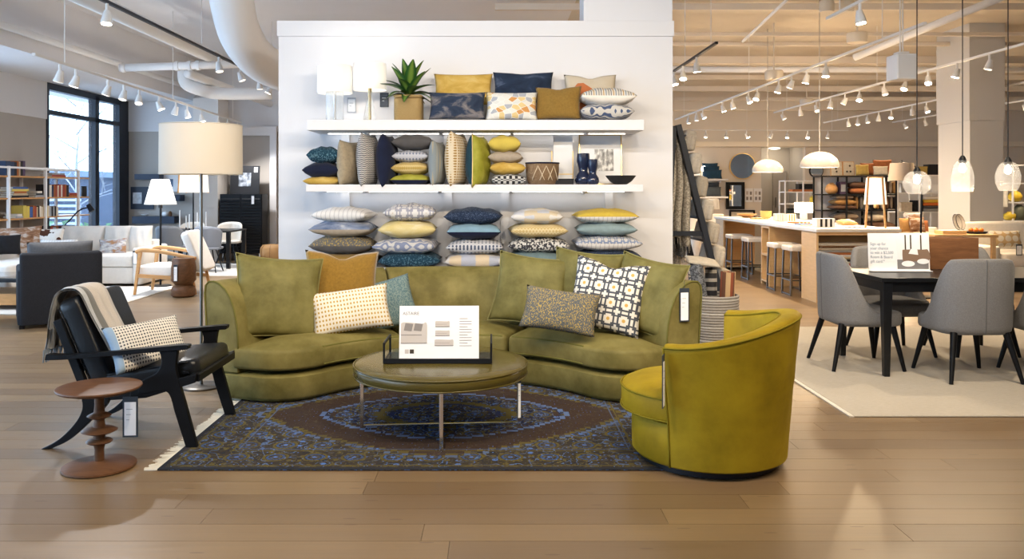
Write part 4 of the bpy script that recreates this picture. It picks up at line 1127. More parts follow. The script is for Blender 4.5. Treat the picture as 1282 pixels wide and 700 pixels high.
# lamps
def shelf_lamp(label, px, wpx, ytop, ybot, base):
    d = 7.72; c = P(px, 0, d); c.z = Z1
    o = thing('table_lamp', label, 'table lamp', c)
    r_ = S(wpx, d) / 2; z0 = P(0, ybot, d).z - Z1; z1 = P(0, ytop, d).z - Z1
    s_ = MB(); s_.lathe([(r_, z0), (r_ * .97, z1)], 40, cap=False); s_.lathe([(r_ - .005, z0), (r_ * .97 - .005, z1)], 40, cap=False)
    s_.build('shade', shade_mat('white_shade', (.86, .85, .83), .45) if 'white_shade' not in MATS else MATS['white_shade'], o, smooth=180)
    mgl = mat('lamp_glass', (.93, .96, .97), .03, trans=.85, ior=1.3)
    if base == 'column':
        MB().lathe([(.01, .01), (.078, .01), (.082, .02), (.082, z0 + .02), (.07, z0 + .03)], 28).build('glass_base', mgl, o, smooth=50)
        MB().lathe([(.012, .02), (.012, z1 - .06)], 12).build('rod', M_chrome, o, smooth=60)
    else:
        MB().lathe([(.06, .012), (.058, .03), (.03, .2), (.018, z0 - .05), (.02, z0 - .01)], 24).build('glass_base', mgl, o, smooth=50)
        MB().lathe([(.06, 0), (.062, .01), (.01, .012), (.01, z0 - .02), (.018, z0), (.018, z0 + .05), (.008, z0 + .06), (.008, z1 - .06)], 20).build('rod', M_brass, o, smooth=40)
    MB().lathe([(.004, z1 - .12), (.026, z1 - .15), (.03, z1 - .18), (.015, z1 - .22)], 14).build('bulb', mat('shelf_bulb', (1, .95, .85), .4, emit=(1, .92, .8), es=12), o, smooth=180)
    point((c.x, c.y, c.z + (z0 + z1) / 2 + .02), 1.8, (1, .93, .82), .04)
shelf_lamp('white drum table lamp with a clear glass cylinder base', 419, 44, 83, 117, 'column')
shelf_lamp('white drum table lamp with a tapered glass and brass base', 463, 42, 80, 113, 'taper')
for lab, px, py, w, h, m1, m2 in (('small grey information card on the wall beside the glass cylinder lamp', 440, 122, 11, 19, M_print, M_paper), ('small dark information card on the wall beside the brass lamp', 481, 116, 11, 18, mat('tag_dark', (.035, .045, .06), .5), mat('card_dark', (.07, .08, .10), .6))):
    o = thing('wall_card', lab, 'card', P(px, py, 8.03) + Vector((0, .012, 0)))
    w, h = S(w, 8), S(h, 8)
    MB().box(-w / 2, w / 2, -.006, 0, -h, 0).build('frame', m1, o); MB().box(-w * .4, w * .4, -.008, -.006, -h * .93, -h * .12).build('card', m2, o)
    for k in range(2): MB().box(-w * .25, w * (.2 - .2 * k), -.009, -.008, -h * (.35 + .2 * k) - .006, -h * (.35 + .2 * k)).build('printed_line', M_print if m2 == M_paper else M_paper, o)
# plant
def wicker(name, a, b, s=55):
    if name in MATS: return MATS[name]
    g = G(name); x, y, z = g.xyz()
    ck = g.node('ShaderNodeTexBrick'); g.link(g.comb(g.m('ADD', x, y), z), ck.inputs['Vector']); ck.inputs['Scale'].default_value = s
    ck.inputs['Color1'].default_value = (*a, 1); ck.inputs['Color2'].default_value = (*b, 1); ck.inputs['Mortar'].default_value = (*(c * .35 for c in a), 1); ck.inputs['Mortar Size'].default_value = .05
    g.set(Base_Color=ck.outputs[0], Roughness=.8); g.bump(ck.outputs['Fac'], .5, .004); g.nt.nodes[-1].invert = True
    MATS[name] = g.mat; return g.mat
pc = P(512, 0, 7.72); pc.z = Z1
pp = thing('potted_plant', 'leafy green plant in a square woven basket on the upper shelf', 'plant', pc)
mb = MB(); w = .128
for z0, z1, k in ((0, .21, 1), (.21, .24, 1.04)):
    slab(mb, RRect(2 * w * k, 2 * w * k, .04), [(.012, z0), (0, z0 + .012), (0, z1 - .005), (.012, z1)], 0, 12, 8)
mb.build('basket', wicker('straw_weave', (.52, .36, .14), (.42, .27, .10)), pp, smooth=50)
M_leaf = G('striped_leaf'); x_, y_, z_ = M_leaf.xyz(M_leaf.node('ShaderNodeTexCoord').outputs['UV'])
M_leaf.set(Base_Color=M_leaf.mix(M_leaf.ramp(M_leaf.m('ABSOLUTE', M_leaf.m('SUBTRACT', x_, .5)), [(.1, (0, 0, 0)), (.3, (1, 1, 1))]), (.13, .22, .035), (.018, .075, .016)), Roughness=.35, Specular_IOR_Level=.5)
def leaf_mesh(L, wmax, arch):
    me = bpy.data.meshes.new('leaf'); vs = []; fs = []; uv = []
    N = 9
    for i in range(N + 1):
        t = i / N; ww = wmax * (math.sin(PI * (t * .93 + .04) ** .8)) ** .9
        x = L * t * (1 - .12 * arch * t); z = -arch * L * .55 * t * t
        for k in (-1, 0, 1): vs.append((x, k * ww / 2, z + (abs(k) * .18 * ww))); uv.append((.5 + .5 * k, t))
    for i in range(N):
        for k in range(2): fs.append((i * 3 + k, i * 3 + k + 1, i * 3 + k + 4, i * 3 + k + 3))
    me.from_pydata(vs, [], fs); ul = me.uv_layers.new(name='UVMap')
    for lp in me.loops: ul.data[lp.index].uv = uv[lp.vertex_index]
    me.shade_smooth(); me.materials.append(M_leaf.mat); return me
lms = [leaf_mesh(.34, .115, .25), leaf_mesh(.31, .11, .6), leaf_mesh(.27, .10, .95)]
lr = random.Random(12)
for k in range(30):
    t = k / 29; o = bpy.data.objects.new('leaf', lms[0 if t > .6 else (1 if t > .3 else 2)]); COL.objects.link(o); o.parent = pp
    el = lerp(8, 80, t ** 1.1); az = k * 137.5 + lr.uniform(-10, 10)
    so_s = .8 + .2 * lr.random()
    o.location = (.015 * math.cos(R(az)), .015 * math.sin(R(az)), .23 + .06 * t)
    o.rotation_euler = (0, -R(el), R(az)); o.scale = (so_s, so_s, so_s)
    if math.sin(R(az)) > .3: o.scale = (so_s * .72,) * 3
MB().tube([(0, 0, .2), (0, 0, .34)], .022, 8).build('stem', mat('stem_green', (.10, .14, .04), .7), pp, smooth=180)

# middle shelf
d2 = 7.70
def edge_on(label, x0, x1, y0, y1, m, **kw):
    c = P((x0 + x1) / 2, (y0 + y1) / 2, d2); t = S(x1 - x0, d2); h = S(y1 - y0, d2) * 1.02
    return pillow('throw_pillow', label, min(h, .44), h, t, m, loc=c, R3=Matrix.Rotation(R(80 + random.uniform(-6, 6)), 3, 'Z') @ Matrix.Rotation(R(90), 3, 'X'), seed=int(x0), group=u2, **kw)
lie('teal flecked pillow on top of the navy and gold stack', 387, 428, 185, 205, d2, f_tealfleck, .34, group=u2)
lie('plain navy velvet pillow between the teal flecked and gold ones', 383, 429, 204, 223, d2, f_navy, .36, group=u2)
lie('gold marbled pillow at the bottom of the navy stack', 385, 430, 221, 233, d2, f_gold, .36, group=u2)
edge_on('beige woven pillow standing on edge beside the zigzag pillow', 427, 448, 177, 232, f_beige)
edge_on('black and cream zigzag pillow standing on edge', 449, 473, 168, 233, f_zig)
edge_on('dark navy velvet pillow standing on edge beside the zigzag one', 472, 498, 169, 234, f_navy)
lie('charcoal velvet pillow on top of the middle shelf stack', 493, 543, 170, 188, d2, f_grey, .36, group=u2)
lie('pale lilac dotted pillow under the charcoal pillow', 493, 538, 189, 204, d2, f_lilacdot, .34, group=u2)
lie('yellow chevron pillow in the middle shelf stack', 493, 538, 203, 219, d2, f_ystripe, .34, group=u2)
lie('green and navy velvet pillow at the bottom of the chevron stack', 492, 539, 218, 233, d2, f_greenv, .34, back=f_navy, group=u2)
edge_on('grey-blue striped pillow standing on edge', 538, 558, 177, 232, f_greystripe)
edge_on('cream pillow with brown dots standing on edge', 559, 585, 166, 233, f_creamdot)
edge_on('teal and green velvet pillow with gold piping standing on edge', 584, 613, 170, 234, f_greenv, back=f_teal, pipe=M_brass)
lie('bright yellow pillow on top of the taupe stack', 611, 652, 171, 191, d2, f_yellow, .34, group=u2)
lie('taupe pillow under the bright yellow one', 612, 655, 190, 205, d2, f_taupe, .34, group=u2)
lie('gold marbled pillow above the black and white one', 612, 657, 203, 219, d2, f_gold, .34, group=u2)
lie('black and white checked pillow at the bottom of the yellow stack', 614, 658, 218, 233, d2, f_bwzig, .34, group=u2)
bc = P(679, 0, 7.66); bc.z = Z2
bk_ = thing('woven_basket', 'brown woven basket with diagonal lines on the middle shelf', 'basket', bc)
bp = [(.118, 0), (.13, .01), (.145, .06), (.153, .12), (.154, .195), (.148, .2), (.144, .19), (.14, .06), (.12, .02), (.01, .018)]
MB().lathe(bp, 40).build('body', wicker('brown_weave', (.24, .14, .07), (.36, .24, .13), 70), bk_, smooth=60)
MB().tube([(.152 * math.cos(2 * PI * i / 40), .152 * math.sin(2 * PI * i / 40), .197) for i in range(40)], .008, 6, True).build('rim', f_navy, bk_, smooth=180)
for q in range(3):
    pts = []
    for i in range(9):
        a = R(-130 + q * 28 + i * 5.5); z = .04 + .13 * (1 - abs(i - 4) / 4); pts.append((.156 * math.cos(a), .156 * math.sin(a), z))
    MB().tube(pts, .0035, 5).build('woven_line', mat('weave_line', (.60, .50, .36), .8), bk_, smooth=180)
# brass framed mirror box
fm = thing('standing_frame', 'white panel in a slim brass stand behind the woven basket', 'frame', (*P(704, 0, 7.86).xy, Z2))
MB().box(-.085, .095, .0, .012, .02, .46).build('panel', M_paper, fm)
for x in (-.10, .10): MB().bar((x, 0, 0), (x, 0, .32), .008, .008).build('post', M_brass, fm)
MB().bar((-.1, 0, .10), (.1, 0, .10), .008, .008).build('crossbar', M_brass, fm)
tk = thing('black_box', 'low flat black box on the middle shelf beside the basket', 'box', (*P(706, 0, 7.66).xy, Z2))
MB().box(-.085, .085, -.06, .06, 0, .045).build('body', M_black, tk, bevel=.003); MB().box(-.087, .087, -.062, .062, .045, .054).build('lid', M_black, tk, bevel=.002)
ar = thing('framed_print', 'white matted photograph in a thin gold frame on the middle shelf', 'picture', (*P(752, 0, 7.92).xy, Z2 + .002))
ar.rotation_euler = (R(-5), 0, 0)
W_, H_ = .41, .48
MB().box(-W_ / 2 + .008, W_ / 2 - .008, 0, .008, .008, H_ - .008).build('mat_board', M_paper, ar)
f_ = MB()
for b in ((-W_ / 2, -W_ / 2 + .009, 0, H_), (W_ / 2 - .009, W_ / 2, 0, H_), (-W_ / 2 + .009, W_ / 2 - .009, 0, .009), (-W_ / 2 + .009, W_ / 2 - .009, H_ - .009, H_)): f_.box(b[0], b[1], -.008, .014, b[2], b[3])
f_.build('frame', M_brass, ar)
g = G('photo_print'); n_ = g.noise(26, 5, g.map(g.obj(), (1, 1, .6))); g.set(Base_Color=g.ramp(n_, [(.35, (.03, .03, .03)), (.5, (.2, .2, .2)), (.62, (.6, .6, .58))]), Roughness=.3)
MB().box(-.055, .125, -.003, 0, .13, .34).build('photograph', g.mat, ar)
M_vase = mat('navy_glaze', (.012, .018, .045), .18, coat=.5)
def vase(label, px, d, h, k):
    o = thing('gourd_vase', label, 'vase', (*P(px, 0, d).xy, Z2))
    MB().lathe([(.04 * k, 0), (.065 * k, .02 * h), (.078 * k, .14 * h), (.07 * k, .28 * h), (.042 * k, .42 * h), (.045 * k, .55 * h), (.062 * k, .75 * h), (.06 * k, .9 * h), (.058 * k, h), (.05 * k, h), (.05 * k, .9 * h), (.01, .85 * h)], 32).build('body', M_vase, o, smooth=60)
    MB().tube([(.054 * k * math.cos(2 * PI * i / 28), .054 * k * math.sin(2 * PI * i / 28), h) for i in range(28)], .004, 5, True).build('lip', M_vase, o, smooth=180)
vase('taller dark navy gourd-shaped vase on the middle shelf', 730, 7.68, .285, 1)
vase('shorter dark navy gourd-shaped vase on the middle shelf', 742, 7.62, .228, .78)
bo = thing('black_bowl', 'wide shallow matte black bowl on the middle shelf', 'bowl', (*P(777, 0, 7.64).xy, Z2))
MB().lathe([(.05, 0), (.06, .004), (.10, .03), (.137, .075), (.139, .083), (.13, .083), (.09, .04), (.01, .018)], 36).build('body', mat('matte_black', (.016, .016, .017), .6), bo, smooth=60)
MB().lathe([(.045, -.001), (.052, .005)], 24).build('foot_ring', mat('matte_black', (.016, .016, .017), .6), bo)

# low ledge stacks
d3 = 7.74
rows = [
 ('white ribbed pillow topping the stack above the gold pillow', 397, 467, 260, 278, f_whitestripe, None),
 ('blue watercolour pillow below the white ribbed pillow', 393, 470, 276, 296, f_bluewater, f_taupe),
 ('grey pillow with gold flecks below the blue watercolour pillow', 392, 470, 295, 317, f_goldgrey, f_grey),
 ('bronze gold pillow at the bottom of the ribbed pillow stack', 390, 477, 316, 333, f_bronze, f_taupe),
 ('white pillow with lilac lattice topping a ledge stack', 482, 547, 256, 276, f_lattl, None),
 ('marbled yellow pillow below the lilac lattice pillow', 476, 547, 276, 297, f_ymar, None),
 ('lilac paisley pillow below the marbled yellow one', 471, 549, 297, 317, f_paisley, None),
 ('teal brushed pillow at the bottom of the paisley stack', 476, 553, 315, 334, f_tealstroke, None),
 ('navy flecked pillow topping the central ledge stack', 558, 629, 261, 280, f_navyfleck, None),
 ('sky blue and navy velvet pillow below the navy flecked pillow', 560, 627, 279, 299, f_sky, f_navy),
 ('pale grey pillow with navy dots in the central stack', 560, 631, 299, 317, f_navydot, None),
 ('pastel geometric pillow at the bottom of the central stack', 557, 632, 316, 334, f_pastel, None),
 ('pale cream geometric pillow topping a stack beside the navy one', 640, 705, 262, 280, f_palegeo, None),
 ('pale yellow chevron pillow below the cream geometric pillow', 637, 708, 279, 297, f_ycheck, None),
 ('black and white tufted pillow below the pale yellow chevron', 636, 712, 297, 315, f_tuft, None),
 ('sea grey pillow at the bottom of the tufted pillow stack', 634, 712, 313, 333, f_seagrey, None),
 ('ochre yellow pillow topping the stack by the sofa arm', 718, 795, 262, 279, f_ochre, f_whitestripe),
 ('seafoam pillow below the ochre yellow pillow', 720, 795, 278, 295, f_seafoam, None),
 ('blue and cream checked pillow below the seafoam pillow', 717, 800, 294, 313, f_bluecheck, f_whitestripe),
 ('navy pillow at the bottom of the ochre pillow stack', 715, 803, 312, 333, f_navyfleck, None)]
for lab, x0, x1, y0, y1, m, bkm in rows:
    lie(lab, x0, x1, y0, y1, d3, m, .50, back=bkm, group=u3)
# ------------------------------------------------------------------ lounge area by the window
def soft(name, parent, x0, x1, y0, y1, z0, z1, m, rad=.04, crown=.0, e=.03):
    cx, cy = (x0 + x1) / 2, (y0 + y1) / 2
    o = slab(MB(), RRect(x1 - x0, y1 - y0, rad), rim(z0, z1, min(e, (z1 - z0) * .4), .012), crown, 12, 8).build(name, m, parent, smooth=60)
    o.location = (cx, cy, 0); return o
lr_ = thing('area_rug', 'pale cream rug under the white sectional sofa', 'rug', (-6.4, 11.4, 0))
MB().box(-1.5, 1.52, -1.5, 1.35, .001, .012).build('pile', mat('pale_rug', (.66, .65, .62), .97, var=.1, vscale=40, bump=.3, bscale=200), lr_)
MB().box(1.52, 1.545, -1.5, 1.35, .001, .010).build('binding', mat('rug_binding', (.66, .62, .55), .9), lr_)
M_ws = mat('oatmeal_sofa', (.62, .59, .55), .95, var=.06, vscale=30, bump=.3, bscale=280, sheen=.2)
ws = thing('sectional_sofa', 'off-white sectional sofa in front of the bookshelf and window', 'sofa', (-5.5, 12.75, .0125))
soft('base', ws, -1.85, -.06, .05, 1.08, .03, .29, M_ws)
soft('base', ws, -1.85, -.95, -1.7, .05, .03, .29, M_ws)
soft('arm', ws, -.08, .05, 0, 1.10, .02, .585, M_ws, .05)
for x0, x1 in ((-1.80, -.96), (-.95, -.09)): soft('seat_cushion', ws, x0, x1, .02, .85, .295, .47, M_ws, .05, .02)
soft('seat_cushion', ws, -1.60, -.96, -1.68, .0, .295, .47, M_ws, .05, .02)
soft('backrest', ws, -1.85, -.06, .86, 1.08, .03, .66, M_ws, .05)
soft('backrest', ws, -1.85, -1.62, -1.7, .9, .03, .66, M_ws, .05)
for k, (x0, x1) in enumerate(((-1.55, -.85), (-.83, -.42), (-.42, -.10))):
    q = pillow('back_cushion', '', x1 - x0 + .04, .48, .24, M_ws, loc=((x0 + x1) / 2, .74, .66), R3=face_rot(12, 0), seed=k, pinch=.02); q.parent = ws
    del q['category']; q.pop('label', None)
gl = 'pillows on the white sectional sofa'
f_rustpat = cl('rust_pattern', p_water([(.35, (.16, .07, .03)), (.5, (.30, .16, .09)), (.62, (.50, .42, .36))], 14))
f_cow = cl('cowhide', p_cow((.70, .67, .62), (.07, .025, .012)))
f_floralg = cl('grey_floral', p_water([(.38, (.62, .60, .57)), (.5, (.35, .36, .40)), (.62, (.30, .16, .08))], 14))
f_black = cl('black_suede', p_solid((.012, .012, .014), .3, 20))
stand('rust brown patterned pillow in the white sofa corner', 2, 48, 284, 320, 12.45, f_rustpat, .16, 14, 24, 3, group=gl)
stand('small black pillow in front of the rust brown one', -6, 22, 294, 319, 11.75, f_black, .14, 16, 30, group=gl)
stand('cowhide pillow with brown spots on the white sofa', 30, 78, 286, 320, 12.6, f_cow, .15, 14, 8, group=gl)
stand('ribbed cream lumbar pillow before the cowhide pillow', 50, 96, 300, 320, 12.35, f_whitestripe, .12, 16, 4, group=gl)
stand('grey and tan floral pillow on the white sofa near its arm', 125, 158, 299, 321, 13.05, f_floralg, .13, 16, 8, 4, group=gl)
tagcard('small white price tag on the white sofa arm', P(169, 314, 12.68), .07, .21, 0)
sl = thing('armchair', 'cream upholstered chair showing above the white sofa back', 'chair', (*P(150, 0, 15.2).xy, 0))
soft('seat', sl, -.3, .3, -.3, .3, .3, .45, M_ws); soft('back', sl, -.3, .3, -.36, -.26, .3, .84, M_ws)
for sx in (-.25, .25):
    for sy in (-.25, .25): MB().tube([(sx, sy, .31), (sx, sy, 0)], .02, 8).build('leg', M_oak, sl)
# edge of a beige chair facing the coffee table
bc_ = thing('armchair', 'beige low chair beside the coffee table and charcoal armchair', 'armchair', (-6.15, 9.35, 0), R(10))
soft('base', bc_, -.35, .35, -.35, .35, .12, .34, M_ws); soft('seat_cushion', bc_, -.32, .32, -.3, .37, .345, .47, M_ws, .05, .02); soft('back', bc_, -.36, .36, -.40, -.26, .2, .86, M_ws, .06)
for sx in (-.28, .28):
    for sy in (-.28, .28): MB().tube([(sx, sy, .13), (sx, sy, 0)], .02, 8).build('leg', M_oak, bc_)
# charcoal armchair seen from behind
ch = thing('armchair', 'boxy charcoal armchair seen from behind', 'armchair', (-4.94, 9.42, 0), R(31))
soft('back', ch, -.40, .40, -.43, -.22, .04, .81, M_charcoal, .03)
soft('arm', ch, -.42, -.29, -.40, .45, .04, .64, M_charcoal, .03); soft('arm', ch, .26, .39, -.40, .45, .04, .64, M_charcoal, .03)
soft('base', ch, -.30, .30, -.25, .43, .06, .28, M_charcoal, .03); soft('seat_cushion', ch, -.29, .29, -.22, .46, .285, .46, M_charcoal, .04, .02)
q = pillow('back_cushion', '', .66, .50, .2, mat('grey_linen', (.10, .10, .105), .9, var=.2, vscale=40), loc=(0, -.11, .67), R3=face_rot(-8, 0), pinch=.03); q.parent = ch; del q['category']; q.pop('label', None)
for sx in (-.38, .38):
    for sy in (-.36, .38): MB().box(sx - .025, sx + .025, sy - .025, sy + .025, 0, .045).build('foot', M_blackwood, ch)
# coffee table
ct = thing('coffee_table', 'low black-framed coffee table with a wooden drawer box', 'table', (-6.1, 10.58, .0125))
MB().box(-.85, .85, -.4, .4, .375, .395).build('tabletop', mat('smoked_glass', (.05, .055, .06), .1, coat=.4), ct)
for sx in (-.84, .84):
    for sy in (-.39, .39): MB().bar((sx, sy, 0), (sx, sy, .39), .03, .03).build('leg', M_black, ct)
for sy in (-.39, .39): MB().bar((-.84, sy, .36), (.84, sy, .36), .03, .03).build('rail', M_black, ct)
MB().box(-.8, .8, -.36, .36, .06, .20).build('drawer_box', M_oak, ct, bevel=.004)
# bookshelf along the left wall
bs = thing('bookshelf', 'white metal bookshelf with wooden shelves along the taupe wall', 'bookshelf', (-7.70, 13.8, 0))
M_wm = mat('white_metal', (.80, .81, .83), .4)
for d in (12.35, 12.8, 13.85, 14.94):
    for x in (-.20, .20): MB().bar((x, d - 13.8, 0), (x, d - 13.8, 1.86), .04, .04).build('post', M_wm, bs)
    MB().bar((-.2, d - 13.8, 1.84), (.2, d - 13.8, 1.84), .035, .035).build('crossbar', M_wm, bs)
for x in (-.2, .2): MB().bar((x, -1.45, 1.84), (x, 1.14, 1.84), .03, .03).build('rail', M_wm, bs)
for z in (1.70, 1.355, 1.03, .70, .35): MB().box(-.22, .20, -1.5, 1.55, z - .012, z + .012).build('shelf_board', M_oak if z != 1.7 else M_oak, bs)
BC = {'n': (.03, .05, .10), 'o': (.32, .10, .03), 'k': (.02, .02, .025), 'p': (.08, .05, .10), 'w': (.66, .62, .56), 'r': (.30, .05, .03), 'g': (.10, .13, .10), 'y': (.58, .46, .10), 'b': (.05, .10, .28), 't': (.42, .33, .22), 'c': (.60, .52, .40), 's': (.30, .32, .35)}
WORD = {'n': 'navy', 'o': 'rust orange', 'k': 'black', 'p': 'plum', 'w': 'white', 'r': 'red', 'g': 'dark green', 'y': 'yellow', 'b': 'blue', 't': 'tan', 'c': 'cream', 's': 'grey'}
def book(px0, px1, ytop, zs, k, where, lean=0):
    d0 = 7.50 * 1040 / (620 - px0); d1 = 7.50 * 1040 / (620 - px1)
    H = max(.1, EYE - (ytop - HY) * d0 / F_PX - zs - .012)
    o = thing('book', '%s book standing on the %s bookshelf board' % (WORD[k], where), 'book', (-7.60, (d0 + d1) / 2, zs + .0125), 0, '%s books on the %s board' % (WORD[k], where))
    w = (d1 - d0) / 2 - .002
    MB().box(-.10, .085, -w + .004, w - .004, .003, H - .004).build('pages', mat('page_edge', (.72, .68, .58), .9), o)
    c = MB(); c.box(.085, .09, -w, w, 0, H); c.box(-.105, .085, -w, -w + .004, 0, H); c.box(-.105, .085, w - .004, w, 0, H)
    c.build('cover', mat('book_' + k, BC[k], .6), o)
    if lean: o.rotation_euler = (R(lean), 0, 0)
def row(px0, seq, tops, zs, where):
    x = px0
    for i, (k, w) in enumerate(seq): book(x, x + w, tops + (i * 7 % 3) * .8, zs, k, where); x += w
row(8, [('n', 6), ('n', 5), ('k', 3), ('o', 2.5), ('t', 2), ('k', 3), ('p', 3)], 201.5, 1.70, 'top')
row(60, [('k', 2.5), ('w', 3), ('n', 2.5), ('o', 2.5), ('r', 2), ('c', 2), ('r', 2.5), ('w', 2), ('r', 3), ('o', 2), ('k', 3)], 231, 1.355, 'second')
row(30, [('y', 4), ('y', 4), ('b', 4), ('o', 2), ('r', 2.5), ('t', 2), ('k', 1.8), ('w', 2.2), ('c', 2.2), ('t', 2), ('s', 2), ('y', 2), ('c', 2), ('s', 2.5), ('k', 2), ('s', 2), ('k', 2), ('c', 2.5)], 257.5, 1.03, 'third')
row(60, [('k', 4), ('r', 3), ('s', 4), ('o', 3), ('k', 4), ('c', 3), ('r', 4), ('k', 4), ('o', 3), ('k', 5)], 283, .70, 'fourth')
def flat(px0, px1, zs, keys, where):
    d0 = 7.50 * 1040 / (620 - px0); d1 = 7.50 * 1040 / (620 - px1); z = zs + .0125
    for i, k in enumerate(keys):
        sh_ = .03 * (i % 3)
        o = thing('book', '%s book lying flat on the %s bookshelf board, number %s of its pile' % (WORD[k], where, ('one', 'two', 'three', 'four', 'five')[i]), 'book', (-7.60, (d0 + d1) / 2, z), 0, 'flat books on the %s board' % where)
        h = .034; L = (d1 - d0) / 2 - sh_
        MB().box(-.11, .085, -L + .004, L - .004, .004, h - .004).build('pages', mat('page_edge', (.72, .68, .58), .9), o)
        c = MB(); c.box(-.115, .09, -L, L, 0, .004); c.box(-.115, .09, -L, L, h - .004, h); c.box(.085, .09, -L, L, .004, h - .004)
        c.build('cover', mat('book_' + k, BC[k], .6), o); z += h
flat(66, 83, 1.70, 'rs', 'top'); flat(16, 37, 1.355, 'ktoyb', 'second'); flat(45, 56, 1.355, 'skw', 'second'); flat(87, 100, 1.355, 'or', 'second'); flat(21, 30, 1.03, 'sw', 'third'); flat(31, 41, .70, 'cs', 'fourth')
vz = thing('cylinder_vase', 'slim dark cylinder vase on the second bookshelf board by the window', 'vase', (-7.60, 7.6 * 1040 / (620 - 105), 1.3675))
MB().lathe([(.045, 0), (.05, .01), (.05, .18), (.044, .19), (.04, .18), (.01, .05)], 20).build('body', mat('matte_black', (.016, .016, .017), .6), vz, smooth=40)
MB().lathe([(.051, .17), (.052, .19)], 20, cap=False).build('rim', M_black, vz)
# black reading lamp
rl = thing('reading_lamp', 'black arm floor lamp bending over the white sofa', 'floor lamp', (*P(82, 0, 14.2).xy, 0))
c0 = P(82, 0, 14.2); rp = [(0, 0, .02), (0, 0, .9)] + [tuple(P(x, y, 14.2) - Vector((c0.x, c0.y, 0))) for x, y in ((88, 275), (97, 265), (104, 261), (111, 260))]
MB().lathe([(.14, 0), (.14, .015), (.01, .02)], 24).build('base', M_black, rl, smooth=40)
MB().tube(rp, .012, 8).build('arm', M_black, rl, smooth=180)
e_ = Vector(rp[-1]); MB().tube([e_ + Vector((-.01, 0, .05)), e_ + Vector((.06, 0, -.06))], [.035, .05], 14).build('lamp_head', M_black, rl, smooth=60)
# white tapered floor lamp
tl = thing('floor_lamp', 'black floor lamp with a lit white tapered shade by the white sofa', 'floor lamp', (-5.15, 12.78, .0125))
MB().lathe([(.16, 0), (.16, .015), (.01, .02)], 28).build('base', M_black, tl, smooth=40)
MB().tube([(0, 0, .015), (0, 0, 1.35)], .016, 10).build('pole', M_black, tl, smooth=60)
ls = MB(); ls.lathe([(.235, 1.255), (.13, 1.64)], 36, cap=False); ls.lathe([(.23, 1.255), (.126, 1.64)], 36, cap=False)
ls.build('shade', MATS['white_shade'], tl, smooth=180); MB().lathe([(.03, 1.20), (.03, 1.30)], 12).build('socket', M_black, tl)
MB().lathe([(.005, 1.3), (.03, 1.34), (.03, 1.38), (.005, 1.42)], 12).build('bulb', MATS['shelf_bulb'], tl, smooth=180)
point((-5.15, 12.78, 1.48), 26, (1, .93, .84), .04)
# wooden lounge chair with cream cushions, facing the sofa
wc = thing('lounge_chair', 'oak lounge chair with cream cushions beside the walnut stump', 'armchair', (-4.66, 12.0, .0125), R(90))
for s_ in (-1, 1):
    x = s_ * .30
    MB().bar((x, .42, 0), (x, .34, .60), .035, .035, w1=.045, t1=.05).build('front_leg', M_oak, wc, bevel=.006)
    MB().bar((x, -.44, 0), (x, -.34, .50), .035, .035, w1=.045, t1=.05).build('rear_leg', M_oak, wc, bevel=.006)
    MB().tube(arc_pts([(x, .40, .60), (x, .30, .628), (x, .0, .60), (x, -.30, .535), (x, -.44, .51)], 4), .028, 8).build('armrest', M_oak, wc, smooth=60)
    MB().bar((x, .37, .27), (x, -.38, .22), .03, .05).build('side_rail', M_oak, wc)
q = soft('seat_cushion', wc, -.27, .27, -.28, .42, .26, .40, M_whitefab, .08, .03)
q = slab(MB(), RRect(.54, .62, .08), rim(-.06, .06, .035, .02), .02, 14, 10).build('back_cushion', M_whitefab, wc, smooth=60); q.location = (0, -.37, .60); q.rotation_euler = (R(66 + 180), 0, 0)
ts = thing('stump_table', 'hourglass turned walnut stump table beside the oak lounge chair', 'side table', (-4.36, 11.62, 0))
MB().lathe([(.13, 0), (.16, .02), (.165, .09), (.15, .14), (.115, .165)], 32).build('foot', M_walnut, ts, smooth=50)
MB().lathe([(.115, .165), (.13, .19), (.168, .23), (.165, .4), (.15, .52), (.145, .54), (.01, .54)], 32).build('body', M_walnut, ts, smooth=50)
tagcard('small white price tag on the walnut stump table', (-4.40, 11.43, .46), .055, .23, 8)

# back-left dining display
tb_ = thing('dining_table', 'slim black dining table with white candles in the alcove', 'table', (-5.62, 16.05, 0))
MB().box(-.68, .66, -.52, .52, .69, .72).build('tabletop', M_bt, tb_, bevel=.004)
for sx in (-.64, .62):
    for sy in (-.48, .48): MB().box(sx - .035, sx + .035, sy - .035, sy + .035, 0, .69).build('leg', M_bt, tb_)
lr2 = thing('area_rug', 'white rug under the black alcove dining table', 'rug', (-5.2, 15.6, 0))
MB().box(-1.5, 1.6, -1.25, 1.1, .001, .009).build('pile', mat('pale_rug', (.66, .65, .62), .97), lr2); MB().box(1.6, 1.62, -1.25, 1.1, .001, .007).build('binding', mat('rug_binding', (.66, .62, .55), .9), lr2)
M_shell = mat('grey_shell', (.20, .22, .26), .5)
def shell_chair(label, loc, rz, m):
    o = thing('shell_chair', label, 'chair', loc, rz, 'shell chairs at the alcove table')
    mb = MB()
    def fn(u, v):
        a = R(lerp(-75, 75, u)); z = lerp(.42, .83, v); r_ = .24 + .03 * v; dz = -.10 * v * (abs(u - .5) * 2) ** 3
        return (r_ * math.sin(a), -r_ * math.cos(a) + .05, z + dz)
    mb.grid(14, 8, fn); sb = mb.build('back_shell', m, o, smooth=180); sm = sb.modifiers.new('thick', 'SOLIDIFY'); sm.thickness = .02
    soft('seat', o, -.23, .23, -.2, .24, .41, .45, m, .12, .0, .015)
    for sx in (-1, 1):
        for sy in (-1, 1): MB().tube([(sx * .10, sy * .09, .41), (sx * .2, sy * .2, 0)], .011, 6).build('leg', M_black, o)
    return o
sc1 = shell_chair('grey shell chair in front of the alcove dining table', (*P(261, 0, 15.0).xy, .0095), 0, M_shell)
